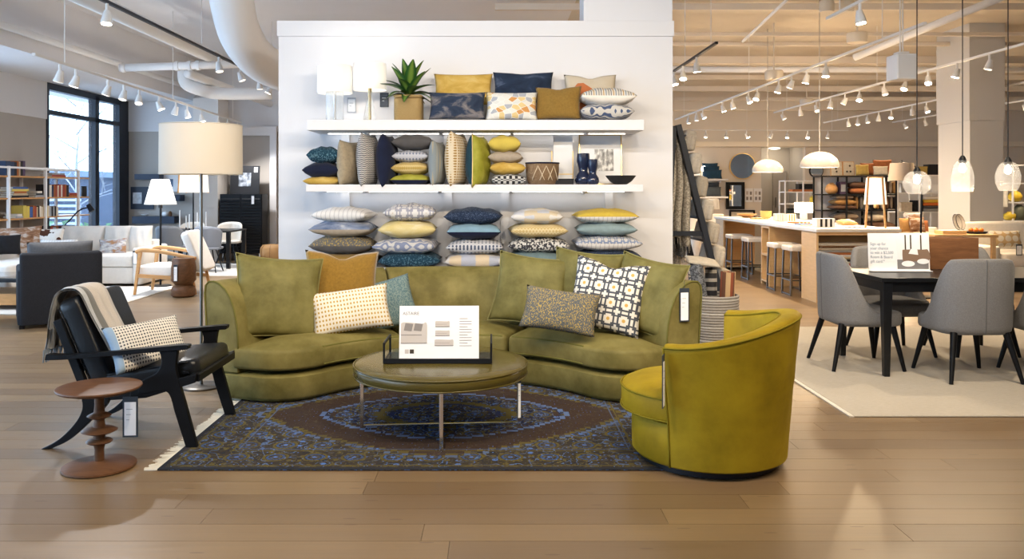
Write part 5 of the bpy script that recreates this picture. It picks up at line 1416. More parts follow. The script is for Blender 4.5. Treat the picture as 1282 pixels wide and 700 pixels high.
dup(sc1, (*P(213, 0, 15.2).xy, .0095), 0, 'grey shell chair in front of the alcove table near the white lamp')
shell_chair('cream shell chair across the alcove table by the black cabinet', (*P(287, 0, 16.9).xy, 0), PI, M_whitefab)
shell_chair('cream shell chair across the alcove table behind the candles', (*P(240, 0, 16.9).xy, 0), PI, M_whitefab)
for k, (px, yt, d) in enumerate(((225, 263, 15.9), (233, 270, 16.1), (237, 268, 15.8), (242, 271, 16.0), (247, 266, 15.9), (258, 265, 16.2))):
    c = P(px, 0, d); H = P(0, yt, d).z - .72
    o = thing('candle', 'white taper candle on the black alcove table', 'candle', (c.x, c.y, .7205), 0, 'taper candles on the alcove table')
    MB().lathe([(.03, 0), (.03, .006), (.012, .012), (.012, .04)], 12).build('holder', M_black, o, smooth=40)
    MB().lathe([(.013, .04), (.009, H - .01), (.003, H)], 10).build('wax', M_paper, o, smooth=60)
wl_ = thing('floor_lamp', 'floor lamp with a glowing drum shade in a wooden cage', 'floor lamp', (*P(242, 0, 14.6).xy, 0))
z0 = P(0, 241, 14.6).z; z1 = P(0, 213, 14.6).z
s_ = MB(); s_.lathe([(.26, z0), (.235, z1)], 32, cap=False); s_.lathe([(.255, z0), (.23, z1)], 32, cap=False); s_.build('shade', MATS['white_shade'], wl_, smooth=180)
for k in range(4):
    a = R(45 + 90 * k); MB().bar((.275 * math.cos(a), .275 * math.sin(a), z0 - .01), (.245 * math.cos(a), .245 * math.sin(a), z1 + .01), .022, .022).build('cage_bar', M_oak, wl_)
MB().tube([(0, 0, .02), (0, 0, z1)], .014, 8).build('pole', M_black, wl_, smooth=60); MB().lathe([(.16, 0), (.16, .02), (.01, .022)], 24).build('base', M_black, wl_, smooth=40)
point((wl_.location.x, 14.6, (z0 + z1) / 2), 24, (1, .9, .75), .04)
# louvered black cabinet
cb = thing('louvered_cabinet', 'tall black cabinet with louvered doors on steel legs', 'cabinet', (-5.30, 17.5, 0))
MB().box(-.44, .44, -.18, .24, .16, 1.40).build('body', M_blackwood, cb, bevel=.004)
for s_ in (-1, 1):
    dd = MB().box(-.21, .21, 0, .015, .18, 1.38); do = dd.build('door', M_blackwood, cb); do.location = (s_ * .215, -.2, 0)
    for k in range(18):
        MB().bar((-.19, -.012, .24 + .062 * k), (.19, -.012, .24 + .062 * k), .03, .012, up=(0, -.5, 1)).build('louver', M_black, do)
for sx in (-.38, .38): MB().bar((sx, -.14, 0), (sx, -.14, .16), .025, .025).build('leg', M_chrome, cb); MB().bar((sx, .18, 0), (sx, .18, .16), .025, .025).build('leg', M_chrome, cb)
tagcard('white price tag on the black louvered cabinet door', P(316.5, 244, 17.27), .07, .2, 0)
pa = thing('framed_photo', 'photograph in a wide black mat leaning on the louvered cabinet', 'picture', (*P(306, 0, 17.62).xy, 1.402))
pa.rotation_euler = (R(-6), 0, 0)
MB().box(-.31, .31, 0, .02, 0, .60).build('mat_board', mat('black_mat', (.012, .013, .016), .6), pa)
g2 = G('photo_print_grey'); g2.set(Base_Color=g2.ramp(g2.noise(10, 4), [(.4, (.05, .06, .08)), (.6, (.35, .38, .42))]), Roughness=.3)
MB().box(-.13, .13, -.004, 0, .16, .45).build('photograph', g2.mat, pa); MB().box(.19, .27, -.004, 0, .46, .57).build('label_card', M_paper, pa)
pf_ = thing('leather_pouf', 'round tan leather pouf beside the display wall', 'pouf', (*P(342, 0, 17.3).xy, 0))
MB().lathe([(.20, 0), (.25, .04), (.27, .15), (.26, .28), (.21, .345), (.01, .36)], 28).build('body', mat('tan_leather', (.42, .24, .10), .5, var=.15), pf_, smooth=60)
for k in range(8):
    a = k * PI / 4; MB().tube([(r_ * math.cos(a), r_ * math.sin(a), z) for r_, z in ((.255, .04), (.274, .15), (.264, .28), (.21, .348))], .005, 5).build('seam', mat('tan_seam', (.25, .13, .05), .6), pf_)
# dark shelves and art on the back-left wall
M_nv = mat('navy_lacquer', (.02, .03, .055), .4)
for lab, x0, x1, y0, y1 in (('short navy wall ledge above the navy art panel', 169, 200, 218, 225), ('navy wall ledge behind the caged floor lamp', 190, 226, 244, 252), ('long low navy wall ledge with small objects', 166, 219, 271, 280)):
    a, b = P(x0, y1, 17.75), P(x1, y0, 17.75)
    o = thing('wall_ledge', lab, 'shelf', (a.x, 18, a.z)); MB().box(0, b.x - a.x, -.28, -.01, 0, b.z - a.z).build('board', M_nv, o, bevel=.004); MB().box(.05, b.x - a.x - .05, -.012, 0, .02, b.z - a.z - .02).build('cleat', M_black, o)
def wallart(label, x0, x1, y0, y1, d, m1, m2, inset):
    a, b = P(x0, y1, d), P(x1, y0, d); w, h = b.x - a.x, b.z - a.z
    o = thing('wall_art', label, 'picture', (a.x, d, a.z))
    MB().box(0, w, -.02, .0, 0, h).build('panel', m1, o)
    MB().box(w * inset[0], w * inset[1], -.025, -.02, h * inset[2], h * inset[3]).build('print', m2, o)
    return o
gp = mat('pale_print', (.55, .6, .66), .6, var=.5, vscale=20)
wallart('navy wall panel with a small pale print', 164, 193, 234, 262, 17.98, M_nv, gp, (.1, .48, .25, .75))
wallart('white wall print with a dark motif beside the navy ledge', 200, 223, 219, 240, 17.98, M_paper, mat('print_blue', (.12, .18, .28), .6, var=.5, vscale=30), (.3, .75, .3, .75))
for k, (px, m) in enumerate(((181, M_paper), (207, M_paper), (213, M_walnut))):
    o = thing('shelf_ornament', ('small white bowl on the low navy ledge', 'white ribbed jar on the low navy ledge', 'small brown wooden jar on the low navy ledge')[k], 'ornament', (*P(px, 0, 17.86).xy, P(0, 271, 17.75).z + .0005))
    prof = [[(.03, 0), (.07, .03), (.075, .04), (.065, .04), (.01, .015)], [(.05, 0), (.075, .04), (.06, .09), (.03, .1)], [(.03, 0), (.04, .04), (.03, .09), (.02, .1)]][k]
    MB().lathe(prof, 16).build('body', m, o, smooth=60); MB().lathe([(.02, .095), (.025, .10), (.01, .11)] if k else [(.028, -.0004), (.03, .003)], 12).build('lid' if k else 'foot_ring', m, o)
# ------------------------------------------------------------------ throw rack, basket
M_navyframe = mat('dark_navy_frame', (.016, .02, .03), .45)
rk = thing('ladder_rack', 'black A-frame ladder rack for throws beside the display wall', 'rack', (2.1, 9.1, 0))
def rx_(z): return lerp(.34, -.20, z / 2.17)
for y in (-.45, .5):
    MB().bar((rx_(0), y, 0), (rx_(2.17), y, 2.17), .06, .09, up=(0, 1, 0)).build('slanted_leg', M_navyframe, rk, bevel=.004)
    MB().bar((-.36, y, 0), (-.24, y, 2.15), .05, .06, up=(0, 1, 0)).build('upright', M_navyframe, rk, bevel=.004)
    MB().bar((-.3, y, 1.04), (.1, y, 1.04), .05, .06, up=(0, 1, 0)).build('crossbar', M_navyframe, rk)
MB().bar((-.24, -.45, 2.13), (-.24, .5, 2.13), .05, .06).build('top_rail', M_navyframe, rk)
for k in range(8):
    z = .22 + .245 * k; MB().tube([(rx_(z), -.45, z), (rx_(z), .5, z)], .014, 8).build('rung', M_navyframe, rk)
MB().tube([(-.12, -.45, 2.06), (-.12, .5, 2.06)], .012, 8).build('rung', M_navyframe, rk)
MB().tube([(-.22, -.45, 1.95), (-.22, .5, 1.95)], .012, 8).build('rung', M_navyframe, rk)
gt = 'throws on the ladder rack'
tc = [(.34, .31, .26), (.12, .12, .12), (.42, .38, .32), (.20, .19, .18), (.10, .10, .10)]
tn = ['beige', 'charcoal', 'oatmeal', 'grey', 'black']
for k in range(5):
    y0 = 8.70 + .17 * k; x = 1.90 - .0 * k
    o = thing('hanging_throw', '%s woven throw hanging inside the ladder rack' % tn[k], 'blanket', (x, y0, 0), 0, gt)
    m = cl('throw_' + tn[k], p_speck(tc[k], tuple(min(1, c * 1.7) for c in tc[k]), 60, .5))
    mb = MB(); bot = .95 - .12 * (k % 3)
    def fn(u, v, k=k, bot=bot):
        z = lerp(2.08, bot, v); a = u * 2 * PI
        xx = -.14 + .30 * u + .02 * math.sin(v * 5 + k); yy = .035 * math.sin(u * 19 + k * 2) * (.5 + v) + .02 * math.sin(v * 9)
        return (xx * (.55 + .45 * v), yy, z - .05 * math.sin(u * 9 + k))
    mb.grid(26, 12, fn); c = mb.build('cloth', m, o, smooth=180); c.modifiers.new('t', 'SOLIDIFY').thickness = .012
    fr = MB()
    for i in range(14): p = Vector(fn(i / 13, 1)); fr.tube([p, p + Vector((.005, .0, -.07))], [.004, .002], 4)
    tag(fr.build('fringe', m, o), kind='stuff')
ft = [(.52, .46, .38), (.46, .40, .32), (.58, .52, .44), (.50, .44, .36), (.56, .51, .44), (.44, .39, .32), (.60, .55, .48), (.50, .45, .39)]
for k in range(8):
    z = .30 + .245 * k; x = 2.1 + rx_(z) + .085
    o = thing('folded_throw', 'beige folded throw over rung %s from the foot of the ladder rack' % ('one', 'two', 'three', 'four', 'five', 'six', 'seven', 'eight')[k], 'blanket', (x, 9.05, z - .1), 0, gt)
    m = cl('fold_%d' % k, p_solid(ft[k], .25, 40))
    q = slab(MB(), RRect(.125, .62, .04), rim(0, .215, .028, .02), .012, 10, 10).build('fold', m, o, smooth=60); q.rotation_euler = (0, R(14), 0)
    q = slab(MB(), RRect(.08, .60, .03), rim(.01, .17, .02, .015), .01, 8, 8).build('inner_fold', m, o, smooth=60); q.location = (.035, -.02, -.012); q.rotation_euler = (0, R(10), 0)
bkt = thing('woven_basket', 'large grey coiled basket holding rolled rugs', 'basket', (2.0, 7.62, 0))
for k in range(22):
    z = .012 + .0245 * k; r_ = .165 + .05 * math.sin(min(1, k / 16) * PI / 2) + .004
    MB().tube([(r_ * math.cos(2 * PI * i / 36), r_ * math.sin(2 * PI * i / 36), z) for i in range(36)], .0135, 6, True).build('coil', mat('grey_rope_a' if k % 5 else 'grey_rope_b', (.30, .28, .26) if k % 5 else (.40, .38, .35), .9, var=.2, vscale=60, bump=.4, bscale=150), bkt, smooth=180)
MB().lathe([(.01, 0), (.165, 0), (.17, .01)], 28).build('bottom', mat('grey_rope_a', (.3, .28, .26), .9), bkt)
def roll(label, dx, dy, lean, r_, h, m, axis='x'):
    o = thing('rolled_rug', label, 'rug', (2.0 + dx, 7.62 + dy, .03), 0, 'rolled rugs in the basket')
    pts = []
    mb = MB()
    n = 40
    for i in range(n): a = i * .45; q = r_ * (.35 + .65 * i / n); pts.append((q * math.cos(a), q * math.sin(a)))
    vs = [(x, y, 0) for x, y in pts] + [(x, y, h) for x, y in pts]
    mb.add(vs, [(i, i + 1, n + i + 1, n + i) for i in range(n - 1)]); c = mb.build('roll', m, o, smooth=180); c.modifiers.new('t', 'SOLIDIFY').thickness = .01
    o.rotation_euler = lean
roll('charcoal woven rolled rug leaning in the grey basket', -.06, -.05, (R(-3), R(-7), 0), .075, .79, cl('roll_charcoal', p_speck((.06, .065, .075), (.16, .17, .19), 70, .5)))
roll('rust red patterned rolled rug in the grey basket', .10, -.03, (R(2), R(2), 0), .08, .72, cl('roll_rust', p_geo([(.28, .09, .04), (.12, .05, .03), (.45, .30, .16), (.22, .06, .03), (.08, .08, .07)], 22)))
roll('cream striped rolled rug in the grey basket', -.10, .08, (R(4), R(-5), 0), .07, .80, cl('roll_cream', p_speck((.55, .50, .43), (.10, .10, .11), 40, .55)))
roll('black striped rolled rug in the grey basket', .02, .10, (R(-4), R(0), 0), .065, .74, cl('roll_black', p_stripe([(0, (.03, .03, .035)), (.6, (.35, .33, .3))], .08, 2)))
pillow('folded_throw', 'cream folded throw lying over the rolled rugs in the basket', .30, .22, .06, cl('cream_throw', p_solid((.55, .49, .40), .25, 30)), rot=(R(12), R(8), 0), loc=(1.91, 7.66, .835), group=gt, cat='blanket', pinch=.02)

# ------------------------------------------------------------------ island counter with stools
IX0, IX1, IY0, IY1, IZ = 4.24, 5.32, 10.95, 16.0, .976
wt = thing('counter_worktop', 'long pale stone worktop of the maple island', 'worktop', ((IX0 + IX1) / 2, (IY0 + IY1) / 2, IZ - .04))
MB().box(-.56, .56, -2.56, 2.56, 0, .04).build('slab', mat('pale_stone', (.72, .68, .62), .3, var=.06, vscale=12), wt, bevel=.004)
MB().box(-.54, .54, -2.54, 2.54, -.012, -.0005).build('edge_strip', M_maple, wt)
H_ = IZ - .054
def cab(label, y0, y1, x0, x1, boards, openx):
    o = thing('counter_cabinet', label, 'cabinet', ((x0 + x1) / 2, (y0 + y1) / 2, 0)); w, dp = (x1 - x0) / 2, (y1 - y0) / 2; t = .03
    if openx:       # opens towards -X
        MB().box(-w, w, -dp, -dp + t, 0, H_).build('side_panel', M_maple, o); MB().box(-w, w, dp - t, dp, 0, H_).build('side_panel', M_maple, o)
        MB().box(w - t, w, -dp + t, dp - t, 0, H_).build('back_panel', M_maple, o)
        for z in boards: MB().box(-w, w - t, -dp + t, dp - t, z, z + t).build('shelf_board', M_maple, o)
    else:           # opens towards the camera side
        MB().box(-w, -w + t, -dp, dp, 0, H_).build('side_panel', M_maple, o); MB().box(w - t, w, -dp, dp, 0, H_).build('side_panel', M_maple, o)
        MB().box(-w + t, w - t, dp - t, dp, 0, H_).build('back_panel', M_maple, o)
        for z in boards: MB().box(-w + t, w - t, -dp, dp - t, z, z + t).build('shelf_board', M_maple, o)
    return o
cab('maple island end cabinet holding folded striped textiles', 10.97, 11.5, IX0, IX1, (.05, .45, H_ - .03), False)
cab('narrow maple shelf tower between the pairs of stools', 12.85, 13.25, IX0, 4.78, (.05, .46, H_ - .03), True)
cab('maple island end cabinet beside the throw rack', 15.45, 15.98, IX0, IX1, (.05, H_ - .03), False)
spn = thing('counter_divider', 'long maple panel running under the island worktop', 'divider', (4.82, 13.4, 0))
MB().box(0, .03, -1.88, 2.03, 0, H_).build('panel', M_maple, spn); MB().box(.03, .05, -1.88, 2.03, 0, .08).build('plinth', M_maple, spn)
tcol = [('red', (.42, .06, .04)), ('cream', (.68, .62, .52)), ('black', (.04, .04, .04)), ('tan', (.52, .38, .22)), ('white', (.74, .70, .64)), ('rust', (.45, .16, .06)), ('grey', (.35, .34, .33)), ('sand', (.60, .52, .40)), ('brown', (.20, .11, .06)), ('ivory', (.72, .66, .56))]
for k, (nm, c) in enumerate(tcol):
    o = thing('folded_textile', '%s folded textile in the island cabinet stack' % nm, 'textile', (4.74, 11.2, .4805 + .03 * k), 0, 'folded textiles in the island')
    q = slab(MB(), RRect(.92 - .02 * (k % 3), .40, .03), [(.01, 0), (0, .008), (0, .02), (.01, .028)], .0, 14, 6).build('fold', mat('textile_' + nm, c, .95), o, smooth=60)
    MB().box(-.44, .44, -.2, -.195, .012, .016).build('edge_stripe', mat('textile_' + tcol[(k + 3) % 10][0], tcol[(k + 3) % 10][1], .95), o)
ob_ = thing('storage_box', 'small white box in the narrow maple shelf tower', 'box', (4.46, 13.05, .0805))
MB().box(-.12, .12, -.1, .1, 0, .12).build('body', M_whitefab, ob_, bevel=.004); MB().box(-.125, .125, -.105, .105, .12, .14).build('lid', M_whitefab, ob_, bevel=.003)
bk2 = thing('sample_book', 'dark sample book on the upper board of the shelf tower', 'book', (4.46, 13.05, .4905))
MB().box(-.12, .12, -.12, .12, 0, .03).build('cover', M_charcoal, bk2); MB().box(-.118, .122, -.118, .118, .031, .05).build('pages', M_paper, bk2)
def stool(label, loc):
    o = thing('counter_stool', label, 'stool', loc, 0, 'counter stools at the island')
    soft('seat', o, -.2, .2, -.19, .19, .63, .70, M_whitefab, .03, .01, .02)
    for sx in (-.17, .17):
        for sy in (-.16, .16): MB().bar((sx * 1.1, sy * 1.1, 0), (sx, sy, .63), .022, .022).build('leg', M_steel, o)
    for z in (.02, .22):
        for s_ in (-1, 1):
            MB().bar((s_ * .185, -.175, z), (s_ * .185, .175, z), .018, .018).build('stretcher', M_steel, o)
    MB().bar((-.185, -.175, .22), (.185, -.175, .22), .018, .018).build('stretcher', M_steel, o); MB().bar((-.185, .175, .22), (.185, .175, .22), .018, .018).build('stretcher', M_steel, o)
    return o
s0 = stool('cream-topped steel stool next to the textile cabinet', (4.33, 11.82, 0))
dup(s0, (4.31, 12.42, 0), 0, 'cream-topped steel stool on the textile cabinet side of the shelf tower')
dup(s0, (4.35, 13.85, 0), 0, 'cream-topped steel stool on the throw rack side of the shelf tower')
dup(s0, (4.33, 14.75, 0), 0, 'cream-topped steel stool beside the far island end cabinet')
# dome pendants
M_dome = mat('dome_white', (.40, .375, .345), .3, coat=.2)
def dome(label, px, yb, wpx, d):
    c = P(px, yb, d); r_ = S(wpx, d) / 2; h = r_ * .82
    o = thing('dome_pendant', label, 'pendant lamp', c, 0, 'dome pendants over the island')
    pr = [(r_ * math.cos(R(a)), h * math.sin(R(a))) for a in range(0, 86, 8)]
    s_ = MB(); s_.lathe(pr, 40, cap=False); s_.lathe([(max(.01, a - .012), b - .008) for a, b in pr], 40, mi=1, cap=False)
    s_.build('dome', [M_dome, mat('dome_inside', (.85, .82, .78), .5)], o, smooth=180)
    MB().tube([(0, 0, h - .02), (0, 0, CEIL - c.z)], .006, 6).build('cord', M_dome, o)
    MB().lathe([(.02, h * .6), (.05, h * .45), (.05, h * .25), (.01, h * .15)], 14).build('bulb', mat('shelf_bulb', (1, 1, 1)), o, smooth=180)
    point((c.x, c.y, c.z + h * .12), 8, WARM, .05)
dome('white dome pendant over the island near the textile cabinet', 1026, 209, 47, 12.2)
dome('white dome pendant over the island beyond the stools', 961, 215, 38, 14.5)
# items on the island
def on_island(px, d): return (*P(px, 0, d).xy, IZ + .0005)
tl2 = thing('tripod_lamp', 'lit table lamp with a wooden tripod frame on the island', 'table lamp', on_island(1096, 11.3))
zz0, zz1 = P(0, 256, 11.3).z - IZ, P(0, 223, 11.3).z - IZ
s_ = MB(); s_.lathe([(.145, zz0), (.115, zz1)], 32, cap=False); s_.lathe([(.14, zz0), (.11, zz1)], 32, cap=False); s_.build('shade', MATS['white_shade'], tl2, smooth=180)
for k in range(4):
    a = R(20 + 90 * k); MB().bar((.175 * math.cos(a), .175 * math.sin(a), 0), (.12 * math.cos(a), .12 * math.sin(a), zz1 + .02), .02, .02).build('leg', M_oak, tl2)
    b = R(110 + 90 * k); MB().bar((.12 * math.cos(a), .12 * math.sin(a), zz1 + .01), (.12 * math.cos(b), .12 * math.sin(b), zz1 + .01), .018, .018).build('top_rail', M_oak, tl2)
MB().lathe([(.02, zz0 - .05), (.03, zz0 + .05), (.02, zz0 + .1)], 12).build('socket', M_brass, tl2, smooth=60)
point(Vector(tl2.location) + Vector((0, 0, (zz0 + zz1) / 2)), 22, (1, .93, .84), .04)
sl2 = thing('table_lamp', 'small lit lamp with a white square shade on the island', 'table lamp', on_island(1006, 14.2))
MB().box(-.12, .12, -.12, .12, .12, .30).build('shade', mat('lit_shade', (.9, .88, .84), .8), sl2, bevel=.01); MB().box(-.05, .05, -.05, .05, 0, .12).build('base', M_paper, sl2, bevel=.01)
bw = thing('bowl', 'pale yellow wooden bowl on the island', 'bowl', on_island(959, 15.0)); MB().lathe([(.06, 0), (.095, .03), (.10, .13), (.092, .13), (.085, .03), (.01, .02)], 24).build('body', mat('pale_wood', (.66, .46, .16), .5), bw, smooth=60); MB().lathe([(.055, -.0003), (.06, .004)], 20).build('foot_ring', M_oak, bw)
bw = thing('bowl', 'wide brown wooden platter bowl on the island', 'bowl', on_island(935, 15.4)); MB().lathe([(.06, 0), (.15, .04), (.18, .07), (.17, .07), (.1, .03), (.01, .02)], 24).build('body', M_oak, bw, smooth=60); MB().lathe([(.055, -.0003), (.06, .004)], 20).build('foot_ring', M_oak, bw)
def sbox(label, px, d, w, dp, h, m1, m2, rz=0, nm='sample_box'):
    o = thing(nm, label, 'box' if nm == 'sample_box' else 'tray', on_island(px, d), R(rz))
    MB().box(-w / 2, w / 2, -dp / 2, dp / 2, 0, h).build('body', m1, o, bevel=.003)
    for k in range(3): MB().box(-w / 2 + w * (.18 + .27 * k), -w / 2 + w * (.30 + .27 * k), -dp / 2 - .002, -dp / 2, .005, h - .005).build('stripe', m2, o)
sbox('white sample box with dark stripes on the island corner', 1031, 11.5, .26, .14, .12, M_paper, M_charcoal, 6)
sbox('white fabric sample box beside the yellow bowl', 975, 13.8, .14, .14, .12, M_whitefab, M_print)
sbox('cream paint sample box near the small lit lamp', 989, 13.6, .16, .12, .12, M_whitefab, M_oak, 10)
sbox('flat blue sample board lying on the island', 1007, 12.2, .22, .16, .02, mat('sample_blue', (.08, .18, .36), .6), mat('sample_red', (.45, .08, .05), .6), 15, 'sample_board')
sbox('flat tan sample board near the stools end of the island', 950, 14.6, .28, .2, .02, M_oak, M_charcoal, -8, 'sample_board')
sbox('flat rust sample board on the island', 1000, 12.8, .26, .2, .02, mat('textile_rust', (.45, .16, .06), .9), M_whitefab, 20, 'sample_board')
sbox('flat white sample board beside the tripod lamp', 1068, 11.4, .24, .18, .02, M_paper, M_print, -12, 'sample_board')
sbox('flat black sample board near the far bowl', 945, 15.6, .3, .2, .015, M_charcoal, M_oak, 5, 'sample_board')
sbox('flat grey sample board behind the striped box', 1040, 12.4, .26, .2, .02, M_print, M_whitefab, -18, 'sample_board')
cr = random.Random(21)
for k in range(16):
    px = cr.uniform(960, 1060); d = cr.uniform(11.3, 14.5)
    if not (IX0 + .1 < (px - VX) * d / F_PX < IX1 - .1): continue
    nm = tcol[k % 10]; o = thing('sample_swatch', '%s flat swatch card lying among the samples on the island' % nm[0], 'swatch', on_island(px, d), cr.uniform(0, 3), 'loose swatches on the island')
    MB().box(-.06, .06, -.04, .04, 0, .008).build('card', mat('textile_' + nm[0], nm[1], .9), o); MB().box(-.055, .055, -.035, -.02, .008, .0085).build('label_strip', M_paper, o)
ps = pillow('throw_pillow', 'tan leather pillow lying on the island near the tripod lamp', .24, .2, .09, M_oak, loc=Vector(on_island(1060, 11.8)) + Vector((0, 0, .05)), rot=(R(10), 0, R(10)))

# ------------------------------------------------------------------ walnut case, sofa and column side
wcse = thing('wooden_box', 'long walnut box standing on the black dining table behind the sign', 'box', (3.97, 7.36, TZ + .0005))
for y0_, y1_ in ((-.11, -.09), (.09, .11)): MB().box(-.27, .25, y0_, y1_, 0, .275).build('side_panel', M_walnut, wcse, bevel=.002)
for x0_ in (-.27, .23): MB().box(x0_, x0_ + .02, -.09, .09, 0, .275).build('end_panel', M_walnut, wcse)
MB().box(-.25, .23, -.09, .09, 0, .02).build('bottom', M_walnut, wcse)
wb_ = thing('wooden_tray', 'pale wooden tray on the low maple table', 'tray', (6.55, 11.9, .8605)); MB().box(-.2, .14, -.12, .12, 0, .05).build('body', M_maple, wb_, bevel=.004); MB().box(-.18, .12, -.1, .1, .05, .053).build('liner', M_whitefab, wb_)
for k, (x, lab) in enumerate(((6.60, 'white plate propped on edge in the wooden tray'), (6.68, 'cream plate leaning behind the white plate'))):
    o = thing('plate', lab, 'plate', (x, 11.9 + .06 * k, 1.025), 0)
    o.rotation_euler = (R(75), 0, R(35)); MB().lathe([(.01, 0), (.06, .0), (.115, .018), (.115, .023), (.06, .008), (.01, .006)], 28).build('dish', M_whitefab, o, smooth=60); MB().tube([(.115 * math.cos(2 * PI * i / 24), .115 * math.sin(2 * PI * i / 24), .02) for i in range(24)], .004, 5, True).build('rim', M_charcoal, o)
cs_ = thing('cream_sofa', 'cream sofa with a rolled arm beyond the dining chairs', 'sofa', (*P(1262, 0, 12.6).xy, 0))
soft('base', cs_, -.5, 1.4, -.4, .5, .05, .36, M_whitefab); soft('seat_cushion', cs_, -.32, .5, -.42, .3, .365, .56, M_whitefab, .06, .03); soft('seat_cushion', cs_, .51, 1.35, -.42, .3, .365, .56, M_whitefab, .06, .03)
soft('back', cs_, -.5, 1.4, .3, .52, .05, .98, M_whitefab, .08, .02); soft('arm', cs_, -.62, -.34, -.42, .5, .05, .66, M_whitefab, .08)
for sx in (-.4, 1.3):
    for sy in (-.3, .4): MB().box(sx - .03, sx + .03, sy - .03, sy + .03, 0, .06).build('foot', M_oak, cs_)
stand('tan pillow with white circles on the cream sofa', 1239, 1279, 289, 310, 12.4, cl('tan_circles', p_dots((.52, .36, .18), (.70, .64, .54), 9, .42)), .14, 14, group='pillows on the cream sofa')
tagcard('white price tag on the cream sofa seat', P(1276, 306, 12.172), .09, .16, 0)
cft = thing('serving_table', 'low maple table with an orange bowl beside the cream sofa', 'table', (*P(1200, 0, 12.0).xy, 0)); MB().box(-.5, .4, -.3, .3, .82, .86).build('tabletop', M_maple, cft, bevel=.004)
for sx in (-.45, .35):
    for sy in (-.25, .25): MB().box(sx - .025, sx + .025, sy - .025, sy + .025, 0, .82).build('leg', M_maple, cft)
by = thing('fruit_bowl', 'shallow dark tray on the low maple table', 'bowl', (*P(1222, 0, 12.0).xy, .8605)); MB().lathe([(.12, 0), (.15, .02), (.145, .03), (.01, .012)], 24).build('body', M_charcoal, by, smooth=60); MB().lathe([(.11, -.0003), (.115, .003)], 20).build('foot_ring', M_charcoal, by)
for k in range(6):
    a = k * PI / 3; o = thing('orange', 'orange fruit in the shallow dark tray', 'fruit', (by.location.x + .075 * math.cos(a), by.location.y + .075 * math.sin(a), 0.876), 0, 'oranges in the tray')
    MB().lathe([(.002, 0), (.022, .008), (.034, .03), (.03, .05), (.016, .062), (.002, .064)], 14).build('peel', mat('orange_peel', (.75, .22, .03), .5), o, smooth=180); MB().lathe([(.004, .063), (.003, .069)], 6).build('stem', M_walnut, o)
lp = thing('table_lamp', 'table lamp with a wide cream drum shade behind the cream sofa', 'table lamp', (*P(1245, 0, 14.6).xy, 0))
z0, z1 = P(0, 259, 14.6).z, P(0, 238, 14.6).z
s_ = MB(); s_.lathe([(.2, z0), (.2, z1)], 32, cap=False); s_.lathe([(.195, z0), (.195, z1)], 32, cap=False); s_.build('shade', MATS['white_shade'], lp, smooth=180)
MB().tube([(0, 0, .02), (0, 0, z1 - .03)], .015, 8).build('stem', M_brass, lp); MB().lathe([(.15, 0), (.15, .02), (.01, .025)], 20).build('base', M_brass, lp)
point((lp.location.x, 14.6, (z0 + z1) / 2), 10, WARM, .04)
def etagere(label, px0, px1, ytop, ys, d, m, dep=.4, nm='etagere', posts=3):
    x0, x1 = P(px0, 0, d).x, P(px1, 0, d).x; zt = P(0, ytop, d).z
    o = thing(nm, label, 'shelving', (x0, d, 0)); w = x1 - x0
    for k in range(posts):
        for y in (0, dep): MB().bar((w * k / (posts - 1), y, 0), (w * k / (posts - 1), y, zt), .03, .03).build('post', m, o)
    zs = [P(0, y, d).z for y in ys]
    for z in zs: MB().box(-.01, w + .01, -.01, dep + .01, z - .025, z).build('shelf_board', m, o)
    return zs
et = etagere('white open metal shelving beside the beige column', 1236, 1300, 206, (206, 229, 253, 276), 18.0, M_wm)
def jar(label, px, d, z, pr, m, nm='vase', cat='vase'):
    o = thing(nm, label, cat, (*P(px, 0, d).xy, z + .0005)); MB().lathe(pr, 24).build('body', m, o, smooth=60); r_, h = pr[-1]; MB().lathe([(r_, h), (r_ * .8, h + .02), (r_ * .6, h + .02)], 16).build('lip', m, o, smooth=60)
jar('round yellow vase on the white open shelving', 1271, 18.1, et[2], [(.06, 0), (.13, .06), (.14, .13), (.1, .2), (.04, .24), (.035, .28)], mat('yellow_glaze', (.62, .46, .05), .3))
jar('squat yellow jar on the lower white open shelving', 1264, 18.1, et[3], [(.08, 0), (.12, .05), (.12, .13), (.06, .17)], mat('yellow_glaze', (.62, .46, .05), .3))
jar('tall grey bottle on the white open shelving', 1247, 18.1, et[1], [(.07, 0), (.09, .04), (.08, .2), (.03, .28), (.03, .32)], M_print)
jar('dark green jug low on the white open shelving', 1276, 18.1, et[3], [(.1, 0), (.14, .08), (.12, .25), (.06, .32)], mat('jug_green', (.10, .11, .08), .5))
# hanging speaker
sp = thing('hanging_speaker', 'white box speaker hanging on twin rods from the ceiling', 'speaker', P(1128.5, 69, 9.2))
MB().box(-.11, .11, -.13, .13, -.28, 0).build('cabinet', mat('speaker_white', (.80, .79, .78), .5), sp, bevel=.012); MB().box(-.095, .095, -.135, -.13, -.265, -.02).build('grille', mat('speaker_grille', (.70, .69, .68), .7), sp)
MB().box(-.06, .06, -.06, .06, 0, .03).build('bracket', M_trackw, sp)
for x in (-.015, .015): MB().tube([(x, 0, .03), (x, 0, CEIL - sp.location.z)], .007, 6).build('rod', M_trackw, sp)

